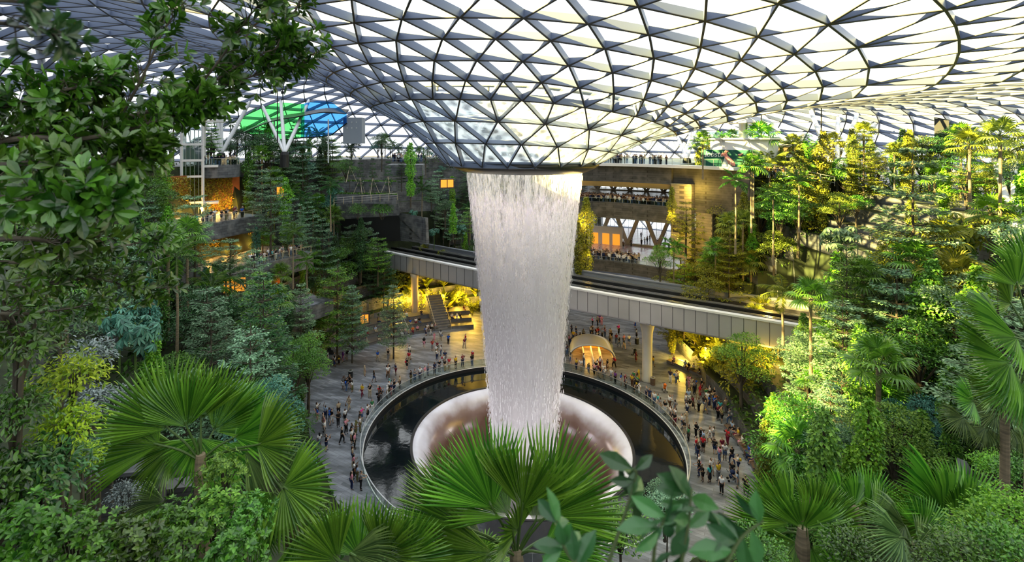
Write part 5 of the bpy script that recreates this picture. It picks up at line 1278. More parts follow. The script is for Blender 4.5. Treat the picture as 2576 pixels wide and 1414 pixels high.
def outfit(pose, female):
    J, E_, dz, sit = figure(pose, female); P = lambda k: J[k][0]
    d = {'body': skin('body', J, E_)}
    ps = '' 
    top = {'chest': (P('chest'), .155), 'waist': (P('waist'), .135), 'hem': (mix(P('waist'), P('pelvis'), .85), .145), 'neck': (mix(P('chest'), P('neck'), .72), .075)}
    ed = [('chest', 'waist'), ('waist', 'hem'), ('chest', 'neck')]
    for n in 'lr':
        top['s' + n] = (P('sho' + n), .078); top['e' + n] = (mix(P('sho' + n), P('elb' + n), .72), .066); ed += [('chest', 's' + n), ('s' + n, 'e' + n)]
    d['top'] = skin('top', top, ed)
    def legs(t):
        q = {'p': (mix(P('pelvis'), P('waist'), .1), .145)}; e2 = []
        for n in 'lr':
            q['h' + n] = (P('hip' + n), .118); q['k' + n] = (P('kne' + n), .08); e2 += [('p', 'h' + n), ('h' + n, 'k' + n)]
            if t > .3: q['a' + n] = (mix(P('kne' + n), P('ank' + n), t), .062); e2 += [('k' + n, 'a' + n)]
        return skin('trousers', q, e2)
    d['trousers'] = legs(.9); d['shorts'] = legs(.1)
    if sit: q = {'a': (P('pelvis'), .16), 'b': (mix(P('hipl'), P('kner'), .5), .17), 'c': (mix(P('kner'), P('knel'), .5), .15), 'd': (mix(P('ankr'), P('ankl'), .5)[:2] + (.22,), .16)}; e2 = [('a', 'b'), ('b', 'c'), ('c', 'd')]
    else: q = {'a': (mix(P('waist'), P('pelvis'), .2), .135), 'b': (P('pelvis'), .165), 'c': ((0, 0, .6), .18), 'd': ((0, 0, .28), .20)}; e2 = [('a', 'b'), ('b', 'c'), ('c', 'd')]
    d['skirt'] = skin('skirt', q, e2)
    c, h_ = P('crown'), P('head')
    d['hair_short'] = skin('hair', {'a': ((c[0], c[1] + .018, c[2] - .012), .092), 'b': ((h_[0], h_[1] + .045, h_[2] + .005), .088), 'c': ((h_[0], h_[1] + .05, h_[2] - .06), .06)}, [('a', 'b'), ('b', 'c')])
    d['hair_long'] = skin('hair', {'a': ((c[0], c[1] + .018, c[2] - .008), .096), 'b': ((h_[0], h_[1] + .05, h_[2]), .10), 'c': ((h_[0], h_[1] + .085, h_[2] - .17), .085), 'd': ((h_[0], h_[1] + .10, h_[2] - .34), .06)}, [('a', 'b'), ('b', 'c'), ('c', 'd')])
    d['headscarf'] = skin('headscarf', {'a': ((c[0], c[1] + .01, c[2] - .005), .10), 'b': ((h_[0], h_[1] + .035, h_[2] - .01), .112), 'c': ((h_[0], h_[1] + .03, h_[2] - .17), .11), 'd': ((h_[0], h_[1] + .01, h_[2] - .29), .15)}, [('a', 'b'), ('b', 'c'), ('c', 'd')])
    ch = P('chest'); d['backpack'] = skin('backpack', {'a': ((0, ch[1] + .21, ch[2] + .06), .10), 'b': ((0, ch[1] + .24, ch[2] - .1), .13), 'c': ((0, ch[1] + .22, ch[2] - .26), .11)}, [('a', 'b'), ('b', 'c')])
    hp = P('palmr'); hb = {'a': ((hp[0], hp[1], hp[2] - .05), .02), 'b': ((hp[0], hp[1], hp[2] - .2), .09), 'c': ((hp[0], hp[1] + .05, hp[2] - .28), .10)}; d['handbag'] = skin('handbag', hb, [('a', 'b'), ('b', 'c')])
    wr = P('palml'); mb = MB(); mb.box((0, wr[1] - .06, wr[2] + .02), (.16 if pose == 'photo' else .08, .012, .09 if pose == 'photo' else .15)); d['phone'] = mb.data('phone', M_dark)
    me = d['body']; me.materials.clear(); me.materials.append(M_skin[0]); me.materials.append(M_dark)
    zs = np.zeros(len(me.polygons) * 3); me.polygons.foreach_get('center', zs); me.polygons.foreach_set('material_index', (zs[2::3] < .10).astype(np.int32))
    for k, v in d.items():
        if k not in ('body', 'phone'): v.materials.clear(); v.materials.append(M_dark)
    return d
FIG = {(p_, f): outfit(p_, f) for p_ in ('stand', 'photo', 'phone', 'walk', 'sit', 'lean', 'wave') for f in (False, True)}
CLOTH = {k: mat('cloth_' + k.replace(' ', '_'), c, .8, 0, .2) for k, c in {
    'white': (.78, .78, .78), 'black': (.012, .012, .014), 'navy': (.018, .03, .09), 'grey': (.22, .22, .23), 'pale blue': (.34, .46, .66), 'royal blue': (.02, .10, .50), 'red': (.52, .02, .03), 'maroon': (.17, .015, .035),
    'pink': (.68, .27, .36), 'magenta': (.60, .03, .27), 'yellow': (.75, .50, .03), 'orange': (.75, .17, .02), 'turquoise': (.05, .42, .45), 'green': (.04, .22, .08), 'olive': (.13, .13, .05), 'beige': (.50, .40, .27), 'purple': (.17, .05, .28), 'denim': (.07, .12, .24), 'brown': (.12, .06, .03)}.items()}
TOPS_ = ['white'] * 14 + ['black'] * 14 + ['navy'] * 4 + ['grey'] * 4 + ['pale blue'] * 3 + ['royal blue'] * 2 + ['red'] * 3 + ['maroon'] * 2 + ['pink'] * 3 + ['magenta', 'yellow', 'yellow', 'orange', 'turquoise', 'green', 'olive', 'beige', 'beige', 'purple']
BOTS_ = ['black'] * 8 + ['denim'] * 6 + ['navy'] * 4 + ['grey'] * 3 + ['beige'] * 3 + ['white'] * 2 + ['olive', 'brown', 'maroon', 'pink']
M_hair = [mat('hair_black', (.008, .007, .007), .45), mat('hair_brown', (.04, .02, .01), .5)]
PEOPLE = []; used_looks = {}
POSE_W = dict(stand='standing', photo='raising a phone to take a photo', phone='looking down at a phone', walk='walking', sit='seated', lean='leaning forward', wave='with one arm raised')
def person(x, y, z, face, zone, pose, seat=0.0):
    """face = direction of view in degrees; zone = phrase of where the person is"""
    for tries in range(40):
        fem = rnd.random() < .5; tp = rnd.choice(TOPS_); bt = rnd.choice(BOTS_); kind = rnd.choices(['trousers', 'shorts', 'skirt'], (60, 14, 26) if fem else (76, 24, 0))[0]
        scarf = fem and rnd.random() < .14; robe = scarf and rnd.random() < .7
        if robe: kind = 'skirt'; bt = tp
        bag = rnd.choices([None, 'backpack', 'handbag'], (70, 18, 12))[0]
        if pose == 'sit': bag = None
        key = (zone, tp, bt if not robe else 'robe', kind, pose, bag, scarf)
        if key not in used_looks: break
    used_looks[key] = used_looks.get(key, 0) + 1
    o = thing('person', None, 'person', (x, y, z + (seat - .42 if pose == 'sit' else 0)), R_(face + 90))
    s = 1.08 * rnd.uniform(.93, 1.06) * (.97 if fem else 1.03); o.scale = (s, s, s)
    d = FIG[(pose, fem)]
    child('body', d['body'], o, [rnd.choice(M_skin), None])
    child('shirt', d['top'], o, [CLOTH[tp]]); child(kind, d[kind], o, [CLOTH[bt]])
    if scarf: hc = tp if robe else rnd.choice(['white', 'black', 'beige', 'pink']); child('headscarf', d['headscarf'], o, [CLOTH[hc]])
    else: child('hair', d['hair_long' if fem else 'hair_short'], o, [rnd.choice(M_hair)])
    if bag: bc = rnd.choice(['black', 'red', 'yellow', 'grey', 'brown', 'royal blue']); child(bag, d[bag], o, [CLOTH[bc]])
    if pose in ('photo', 'phone'): child('phone', d['phone'], o)
    look = ('%s robe and headscarf' % tp) if robe else '%s top and %s %s' % (tp, bt, kind)
    if scarf and not robe: look += ' with a headscarf'
    if bag: look += ', %s %s' % (bc, bag)
    PEOPLE.append((o, look, POSE_W[pose], zone)); return o
spots = []
def free(x, y, d=.62):
    if any((x - a) ** 2 + (y - b) ** 2 < d * d for a, b in spots): return False
    spots.append((x, y)); return True
def polar_people(n, a0, a1, r0, r1, zone, poses, face=None, z=0.0, seat=0.0, cl=.0, d=.62):
    k = t_ = 0; lx = ly = None
    while k < n and t_ < n * 40:
        t_ += 1; a, r = rng.uniform(a0, a1), rng.uniform(r0, r1); x, y = pol(r, a)
        if cl and lx is not None and rng.random() < cl: x, y = lx + rng.normal(0, .8), ly + rng.normal(0, .8)
        r, a = polar_of(x, y)
        if r < 18.55 or not free(x, y, d): continue
        px, py = pix((x, y, z))
        if not (-20 < px < 2600): continue
        if 1205 < px < 1425 and y > 62: continue                      # hidden behind the falling water
        if math.hypot(x - 19.6, y - 80) < 4.6 or math.hypot(x - 24.4, y - 71.6) < 1.3: continue
        if z == 0 and seat == 0 and (33.9 < r < 42 and 98 < a < 146): continue
        lx, ly = x, y
        fa = (a + 180 + rng.normal(0, 25)) if face == 'in' else (a + 180 + rng.normal(0, 80)) if face == 'mostly' else rng.uniform(0, 360)
        person(x, y, z, fa, zone, rnd.choice(poses), seat); k += 1
ST = ['stand', 'stand', 'photo', 'phone', 'stand', 'lean']; MIXP = ['stand', 'walk', 'phone', 'photo', 'walk', 'stand', 'wave']
polar_people(22, 112, 152, 18.7, 19.2, 'at the far left curve of the glass balustrade', ST, 'in', cl=.3)
polar_people(17, 152, 214, 18.7, 19.3, 'at the near left curve of the glass balustrade', ST, 'in', cl=.3)
polar_people(20, 18, 62, 18.7, 19.2, 'at the far right curve of the glass balustrade', ST, 'in', cl=.3)
polar_people(16, -25, 18, 18.7, 19.3, 'at the near right curve of the glass balustrade', ST, 'in', cl=.3)
polar_people(27, 150, 205, 20, 26.5, 'on the blue grey paving left of the pool', MIXP, None, cl=.5)
polar_people(14, 130, 150, 20.5, 32, 'on the paving before the shaded seating steps', MIXP, None, cl=.4)
polar_people(14, 104, 130, 20, 33, 'on the paving between pool and seating steps', MIXP, None, cl=.5)
polar_people(36, 50, 72, 20.5, 34, 'around the escalator hood', MIXP, None, cl=.5)
polar_people(18, 50, 70, 36, 52, 'on the path running back under the viaduct', ['walk', 'stand', 'walk', 'phone'], None, cl=.4)
polar_people(14, 22, 48, 20.5, 29, 'near the foot of the pale column', MIXP, None, cl=.4)
polar_people(24, 2, 22, 20, 26.6, 'in the dense crowd beside the gold lit slope', MIXP, 'mostly', cl=.7)
polar_people(20, -28, 2, 20, 23.8, 'in the crowd at the near end of the plaza', MIXP, 'mostly', cl=.6)
polar_people(8, -14, 2, 24.6, 24.9, 'on the near curved bench', ['sit'], 'in', 0, .46); polar_people(12, 5, 20, 27.6, 27.9, 'on the curved bench beside the gold lit slope', ['sit'], 'in', 0, .46); polar_people(7, 24, 37, 30.9, 31.2, 'on the far curved bench', ['sit'], 'in', 0, .46)
polar_people(13, 111, 136, 34.6, 34.9, 'on the lowest seating step', ['sit'], 'in', 0, .48); polar_people(13, 100, 134, 37.0, 37.3, 'on the middle seating step', ['sit'], 'in', 0, .95); polar_people(10, 100, 128, 39.5, 39.8, 'on the highest seating step', ['sit'], 'in', 0, 1.5)
polar_people(15, 154, 165.5, 45.6, 47.0, 'on the deck below the tall golden planted wall', ST, 'in', 22.2, d=.5); polar_people(20, 145.5, 161, 39.1, 40.4, 'on the lower viewing deck', ST, 'in', 16.2, d=.5)

# the far crowds, past counting, as one object
def tiny(mb, x, y, z, r):
    h = r.uniform(.92, 1.06); c = r.integers(0, 5); b = r.integers(5, 8)
    for s in (-.08, .08): mb.tube([(x + s, y, z), (x + s, y, z + .5 * h), (x + s * .8, y, z + .92 * h)], [.055, .065, .09], 5, b)
    mb.tube([(x, y, z + .85 * h), (x, y, z + 1.1 * h), (x, y, z + 1.36 * h), (x, y, z + 1.44 * h)], [.14, .13, .17, .06], 6, c)
    for s in (-1, 1): mb.tube([(x + s * .19, y, z + 1.36 * h), (x + s * .24, y - .05, z + 1.1 * h), (x + s * .17, y - .2, z + 1.0 * h)], [.05, .042, .03], 4, c)
    mb.tube([(x, y, z + 1.42 * h), (x, y - .01, z + 1.52 * h), (x, y - .01, z + 1.60 * h), (x, y, z + 1.68 * h)], [.05, .085, .095, .04], 6, 8); mb.tube([(x, y + .025, z + 1.55 * h), (x, y + .03, z + 1.66 * h), (x, y + .01, z + 1.71 * h)], [.085, .098, .05], 6, 9)
mb = MB(); r = np.random.default_rng(9)
for n_, a0, a1, r0, r1, z in ((280, 46.5, 69.5, 42.5, 46.5, 22.2), (85, 55, 69.5, 42.6, 46, 11.2), (24, 48, 62, 54, 70, 11.2), (60, 46, 66, 41.3, 42.2, 29.98), (26, 22, 30, 42, 47, 28.6)):
    for k in range(n_): p = pol(r.uniform(r0, r1), r.uniform(a0, a1)); tiny(mb, p[0], p[1], z, r)
for k in range(15): a = -2.5 + k * .19; p = np.array(at(546, 412, 86)); tiny(mb, p[0] + 3.0 * math.cos(a), p[1] + 3.0 * math.sin(a), 30.1, r)
for k in range(22): p = at(r.uniform(985, 1062), 402, 100 + r.uniform(0, 3)); tiny(mb, p[0], p[1], 30.0, r)
mb.build('crowd', [CLOTH[k] for k in ('white', 'black', 'navy', 'brown', 'beige', 'black', 'denim', 'black')] + [M_skin[1], M_hair[0]], kind='stuff', label='far dense crowd lining the upper galleries, decks and lookout balconies', cat='crowd')
t = thing('lookout_slab', 'short slate balcony with onlookers left of the funnel', 'balcony', at(1022, 412, 101)); MB().box((0, 0, -1.2), (7.0, 5, 2.2), 0).build('slate_fascia', M_stone, t); MB().bar((-3.4, -2.4, 1.0), (3.4, -2.4, 1.0), .07).build('handrail', M_rail, t)
# strollers
for k, (px, py, lab) in enumerate(((1672, 985, 'orange hooded stroller standing past the pale column'), (1596, 895, 'black stroller pushed along the path by the escalator hood'), (1840, 1210, 'dark stroller at the near end of the plaza'))):
    q = ground(px, py); t = thing('stroller', lab, 'stroller', q, R_(40 * k)); c_ = CLOTH[('orange', 'black', 'navy')[k]]
    MB().tube([(0, .2, .45), (0, 0, .5), (0, -.25, .75)], [.16, .2, .1], 8).build('seat', c_, t, True); MB().tube([(0, .1, .85), (0, -.12, .95), (0, -.3, .9)], [.12, .22, .16], 8).build('hood', c_, t, True)
    for x in (-.22, .22):
        MB().bar((x, .4, 1.0), (x, -.35, .1), .03).build('frame_tube', M_rail, t)
        for y in (-.35, .3): m_ = MB(); m_.lathe([(.03, -.02), (.12, -.02), (.12, .02), (.03, .02)], 12); m_.V[0] = m_.V[0][:, [2, 1, 0]] + [x, y, .12]; m_.build('wheel', M_dark, t)
    MB().bar((-.22, .4, 1.0), (.22, .4, 1.0), .035).build('handle', M_dark, t)
# ------------------------------------------------------------------ foreground fan palms
def big_palm(label, crown, fronds, Y, leafs=('palm', 'palm_dry'), trunk_r=.16, name='fan_palm', dry=()):
    c = at(*crown, Y); t = thing(name, label, 'palm', c)
    gz = min(hill_z(c[0], c[1]) - .5, c[2] - 1.5) - c[2]
    MB().tube([(0, 0, gz), (.05, .05, gz * .5), (0, 0, -.2), (0, 0, .15)], [trunk_r * 1.2, trunk_r, trunk_r * .9, trunk_r * .6], 10).build('trunk', M_barkp, t)
    r = np.random.default_rng(int(crown[0]))
    for k, f in enumerate(fronds):
        hx, hy, ang, Rp = f[:4]; sp = f[4] if len(f) > 4 else 95; tl = f[5] if len(f) > 5 else r.uniform(-.25, .25); old = f[6] if len(f) > 6 else 0; dy = f[7] if len(f) > 7 else r.uniform(-.5, .5)
        h = at(hx, hy, Y + dy) - c; ax = unit(np.array([math.cos(R_(ang)), tl, math.sin(R_(ang))])); up = unit(np.array([r.normal(0, .18), -.75, .55 + .2 * r.random()]))
        mb = MB(); fan_blade(mb, h, ax, up, Rp * Y / F * 1.12, 34, sp * .88, .07 + .3 * old, 0, .64 - .1 * old, r=r)
        fo = mb.build('frond', LM[leafs[1] if old else leafs[0]], t)
        pb = MB(); mid_ = h * .5 + np.array([0, 0, .06]); pb.tube(bez([(0, 0, 0), mid_, h, h + ax * .12], 9), np.linspace(.028, .014, len(bez([(0, 0, 0), mid_, h, h + ax * .12], 9))), 6); pb.build('petiole', M_stem, fo)
        if k in dry:     # withered ends standing out beyond the fan
            db = MB(); n = 16; th = np.radians(rng.uniform(-sp * .6, sp * .6, n)); sd = unit(np.cross(ax, up)); d = np.cos(th)[:, None] * ax + np.sin(th)[:, None] * sd
            db.leaves(h + d * (Rp * Y / F * .99), d + jit(n, .12), up + jit(n, .3), rng.uniform(.06, .15, n), .014, .3); db.build('dry_tip', LM['palm_tip'], fo)
    PLANTS.append((t, None, 'palm', *crown))
    return t
big_palm('large green fan palm rising over shrubs between the planter wall and the plaza', (505, 1160), [
    (505, 1056, 90, 132, 62), (424, 1079, 122, 165, 78), (537, 1084, 55, 168, 70), (399, 1119, 172, 158, 70), (500, 1102, 268, 90, 95, -.5), (646, 1119, 25, 128, 80), (616, 1132, -12, 150, 70, 0, 1),
    (440, 1118, 225, 110, 80, -.3), (560, 1118, 300, 120, 80, -.3), (415, 1262, 200, 105, 75, -.3, 1), (470, 1075, 105, 140, 70), (590, 1100, 40, 140, 70)], 11)
big_palm('fan palm with pale drooping leaves between the large fan palm and the dark pool', (735, 1290), [
    (712, 1226, -18, 122, 105, -.2), (700, 1216, 35, 110, 70, .1, 1), (727, 1306, 5, 110, 85, -.2, 1), (690, 1240, 250, 100, 80, -.3), (760, 1330, -50, 115, 85, -.3), (650, 1300, 290, 90, 70, -.3), (730, 1370, 20, 110, 90, -.2)], 10)
big_palm('big bright fan palm in front of the bowl below the waterfall', (1300, 1400), [
    (1239, 1278, 117, 185, 62), (1314, 1281, 86, 196, 56), (1372, 1301, 47, 205, 62), (1213, 1352, 164, 232, 52), (1304, 1335, 108, 120, 85, -.5), (1400, 1345, 33, 165, 70, -.2), (1240, 1390, 195, 170, 70, -.3), (1360, 1390, 8, 150, 70, -.3),
    (1280, 1300, 136, 150, 60, .3), (1345, 1315, 68, 140, 60, .3), (1180, 1330, 140, 190, 40, .2)], 9, dry=(0, 2))
big_palm('darker fan palm at the lower edge between pale fan palm and the big bright one', (905, 1450), [
    (905, 1402, 92, 140, 85), (960, 1400, 60, 140, 70), (850, 1410, 130, 140, 70), (880, 1392, -5, 125, 70, -.4, 1), (1010, 1410, 40, 130, 80)], 8)
big_palm('fan palm with a cream flower plume low on the right slope', (2019, 1345), [
    (2019, 1330, 93, 118, 70), (1985, 1330, 160, 150, 60), (1960, 1345, 183, 150, 60, -.2), (2060, 1335, 30, 120, 75), (2050, 1350, -5, 120, 70, -.2), (2005, 1365, 220, 120, 80, -.4), (2040, 1375, 300, 110, 80, -.4), (1990, 1315, 128, 125, 60), (2050, 1310, 62, 110, 60)], 11)
big_palm('dense fan palm behind the plume palm below the slope trees', (2150, 1290), [
    (2150, 1275, 96, 85, 80), (2120, 1275, 145, 95, 70), (2185, 1278, 35, 95, 75), (2100, 1290, 178, 90, 70), (2200, 1300, 0, 90, 70), (2140, 1310, 240, 80, 90, -.4)], 13)
big_palm('wide fan palm beside the bright hedge on the right slope', (2390, 1330), [
    (2393, 1300, 146, 170, 48), (2375, 1300, 112, 128, 62), (2405, 1300, 84, 110, 60), (2425, 1300, 48, 122, 65), (2440, 1320, 12, 110, 70), (2360, 1330, 178, 130, 65, -.2), (2400, 1350, 260, 100, 90, -.4), (2440, 1350, -30, 110, 80, -.3)], 11)
big_palm('small fan palm with pale drooping fans between the plume palm and the hedge palm', (2300, 1390), [
    (2276, 1322, 160, 95, 85, -.2, 1), (2272, 1352, 172, 100, 85, -.3, 1), (2320, 1345, 60, 90, 80), (2310, 1370, 10, 90, 80, -.2, 1), (2255, 1390, 200, 90, 80, -.3, 1)], 10)
big_palm('tall dark fan palm leaning in at the frame edge with long drooping leaves', (2605, 880), [
    (2524, 826, 150, 108, 75), (2544, 765, 128, 92, 70), (2544, 912, 176, 152, 62, -.2), (2560, 850, 165, 140, 60), (2560, 720, 95, 100, 80), (2570, 960, 215, 120, 70, -.3), (2520, 985, 195, 90, 80, -.2, 0, .6), (2590, 690, 70, 110, 80)], 11, trunk_r=.18)
big_palm('slender fan palm with silvery drooping fans near the pale stair wall', (2528, 1030), [
    (2423, 1050, 205, 52, 100, -.2, 1), (2504, 1040, 200, 62, 95, -.2, 1), (2546, 1046, -10, 60, 95, -.2, 1), (2450, 1010, 165, 60, 95), (2495, 1000, 130, 60, 95), (2545, 1000, 60, 60, 95), (2480, 1075, 240, 55, 100, -.3, 1), (2548, 1080, 290, 55, 100, -.3, 1)], 16, trunk_r=.13)
c = at(2029, 1310, 10.9); t = thing('palm_flower', 'cream feathery flower plume standing up from the plume palm', 'flower', c)
mb = MB(); mb.tube([(0, 0, -.35), (0, 0, .1)], [.012, .008], 5); mb.build('stalk', M_stem, t)
n = 60; mb = MB(); mb.leaves(np.stack([rng.normal(0, .02, n), rng.normal(0, .02, n), rng.uniform(0, .25, n)], 1), jit(n, .3) + [0, 0, 1], jit(n), rng.uniform(.12, .3, n), .022, .2); mb.build('plume', LM['palm_tip'], t)

# ------------------------------------------------------------------ leafy bushes close to the viewing path
FB = dict(whorl=[bush(1, 1, 81, .17, 1100, .46, True, .1, True), bush(1, 1, 82, .15, 1100, .46, True, .15, True)], lance=[bush(1, 1, 83, .17, 1000, .34, True, .6), bush(1, 1, 84, .19, 900, .36, True, .7)], small=[bush(1, 1, 85, .10, 2000, .5, True, .1), bush(1, 1, 86, .12, 1700, .48, True, .2)])
def near_bush(label, px, py, Y, Rp, kind, leaf, v=0, sq=.9):
    c = at(px, py, Y); R = Rp * Y / F; pr = FB[kind][v % 2]
    o = thing('leafy_shrub', label, 'shrub', c, rnd.uniform(0, 6.28)); o.scale = (R, R, R * sq)
    for part, (me, slot) in pr.items(): child(part, me, o, [LM[leaf]] if slot == 'leaf' else None)
    gz = (hill_z(c[0], c[1]) - .4 - c[2]) / (R * sq)
    if gz < -.9: MB().tube([(0, 0, gz), (.06, .03, gz * .5), (0, 0, .1)], [.05 / R, .045 / R, .03 / R], 6).build('main_stem', M_bark, o)
    PLANTS.append((o, None, 'shrub', px, py)); return o
for k, a in enumerate((
    ('dark glossy bush at the frame edge under the overhanging branch', 60, 700, 8, 170, 'whorl', 'glossy', 1),
    ('dark drooping bush in deep shade at the frame edge, halfway down', 40, 870, 8, 130, 'lance', 'glossy', 0),
    ('dark drooping bush hanging between the glossy bush and the yellow climber', 150, 800, 9.5, 85, 'lance', 'dark', 1),
    ('yellow green climber brightest beside the silver shrubs', 180, 950, 9, 88, 'lance', 'lime', 0),
    ('yellow green climber lower down against dark leaves', 170, 1070, 8.6, 80, 'lance', 'lime', 1),
    ('yellowish climber spilling toward the planter wall', 205, 1150, 9, 52, 'lance', 'lime', 0),
    ('tall silver grey shrub behind the yellow green climber', 225, 895, 13, 62, 'lance', 'silver', 1),
    ('silver grey shrub beside the large fan palm', 285, 1020, 13, 62, 'lance', 'silver', 0),
    ('silver grey shrub between the two yellow climbers', 235, 1010, 12.5, 55, 'lance', 'silver', 1),
    ('small silver grey shrub at the foot of the planter wall', 310, 1250, 12.5, 46, 'lance', 'silver', 0),
    ('blue green shrub under the silver shrubs', 250, 1130, 12, 45, 'lance', 'teal', 0),
    ('dark drooping bush left of the yellow climber', 30, 1040, 8, 95, 'lance', 'glossy', 1),
    ('dark bush with long hanging leaves above the lower hedge', 110, 1190, 8, 120, 'lance', 'dark', 0),
    ('dark bush at the frame edge above the lower hedge', 10, 1230, 7.5, 130, 'lance', 'glossy', 1),
    ('green hedge bush in the lower corner', 50, 1365, 6.5, 125, 'whorl', 'lush', 0),
    ('green hedge bush second from the lower corner', 190, 1375, 6.6, 110, 'whorl', 'lush', 1),
    ('green hedge bush below the planter wall', 320, 1385, 6.8, 105, 'whorl', 'glossy', 0),
    ('green hedge bush below the large fan palm', 450, 1395, 7, 100, 'whorl', 'lush', 1),
    ('green hedge bush nearest the pale drooping palm', 580, 1400, 7, 95, 'whorl', 'lush', 0),
    ('light green shrub climbing in front of the large fan palm trunk', 560, 1190, 9, 62, 'whorl', 'tier_green', 1),
    ('light green shrub under the large fan palm', 540, 1290, 8.5, 85, 'whorl', 'tier_green', 0),
    ('mid green shrub between the large palm and the pale drooping palm', 620, 1310, 8.3, 70, 'whorl', 'lush', 1),
    ('mid green shrub below the silver shrub and planter', 420, 1330, 8, 75, 'whorl', 'lush', 0),
    ('bright green hedge bush at the lower frame corner by the palms', 2560, 1310, 9, 95, 'small', 'bright', 0),
    ('bright green hedge bush beside the wide fan palm', 2480, 1345, 9, 85, 'small', 'bright', 1),
    ('bright green hedge bush lowest by the frame edge', 2540, 1410, 8, 110, 'small', 'lush', 0),
    ('bright green hedge bush below the small pale fan palm', 2420, 1410, 8, 85, 'small', 'lush', 1),
    ('rounded bright shrub below the slender silvery fan palm', 2500, 1175, 20, 52, 'small', 'bright', 0),
    ('rounded green shrub under the tall dark fan palm', 2570, 1190, 17, 60, 'small', 'lush', 1),
    ('fresh green shrub between plume palm and blurred vine', 1900, 1400, 9, 85, 'small', 'lush', 0),
    ('green shrub under the dense fan palm', 2140, 1390, 10, 75, 'small', 'glossy', 1),
    ('dark green shrub under the wide fan palm', 2330, 1420, 9.5, 60, 'small', 'glossy', 0),
    ('soft green shrub behind the big bright fan palm beside the pool rim', 1560, 1330, 14, 70, 'small', 'tier_green', 1),
    ('grey green airy shrub overlapping the pool rim', 1680, 1290, 22, 62, 'small', 'tier_blue', 0))):
    near_bush(*a)

# ------------------------------------------------------------------ overhanging tree close by, upper left
tree = thing('overhanging_tree', 'large leafy tree whose branches reach in from the upper left over the whole valley view', 'tree', at(-420, 900, 4.6))
T0 = np.array(tree.location)
def limb(pts, r0, dens, lf, spread, mtl='glossy', seed=0, rad=None):
    """a limb with side twigs, each ending in a whorl of leaves"""
    r = np.random.default_rng(seed); P = bez([at(*p) - T0 for p in pts], 6 * len(pts)); k = len(P); lm = MB(); lm.tube(P, np.linspace(r0, .006, k), 7)
    LP, LA, LN, LL = [], [], [], []
    ln = np.linalg.norm(np.diff(P, axis=0), axis=1).sum(); n = int(ln * dens)
    for i in range(n):
        u = r.uniform(.04, 1) ** .8; q = np.array([np.interp(u * (k - 1), np.arange(k), P[:, j]) for j in range(3)]); tg_ = unit(P[min(k - 1, int(u * (k - 1)) + 1)] - P[int(u * (k - 1))])
        d = unit(tg_ * .55 + r.normal(0, .75, 3) * np.array([1, .7, .8]) + [0, 0, .12]); Lt = spread * r.uniform(.25, 1.0) * (1.1 - .5 * u); e = q + d * Lt
        lm.tube([q, q + d * Lt * .5 + [0, 0, .02], e], [.006, .004, .002], 4, cap=False)
        for c_, ax, m_ in ((e, d, r.integers(5, 8)), (q + d * Lt * .55, d, r.integers(2, 4))):
            s = unit(np.cross(ax, [.2, .9, .3])); t_ = np.cross(ax, s); a0 = r.uniform(0, 6.28)
            for w_ in range(m_):
                th = a0 + w_ / m_ * 6.283 + r.normal(0, .2); rd = s * math.cos(th) + t_ * math.sin(th)
                LP.append(c_); LA.append(rd * .75 + ax * .6 + [0, 0, .1]); LN.append(ax * .8 - rd * .4 + [0, 0, .5]); LL.append(lf * r.uniform(.7, 1.2))
    LL = np.array(LL); fo = MB(); fo.blades(np.array(LP), np.array(LA), np.array(LN), LL, LL * .42, .10, .66)
    b = lm.build('branch', M_bark, tree); fo.build('leaves', LM[mtl], b)
MB().tube([(0, 0, -6), (0, 0, -2), tuple(at(-330, 560, 4.4) - T0), tuple(at(-220, 420, 4.3) - T0)], [.14, .12, .09, .07], 10).build('trunk', M_bark, tree)
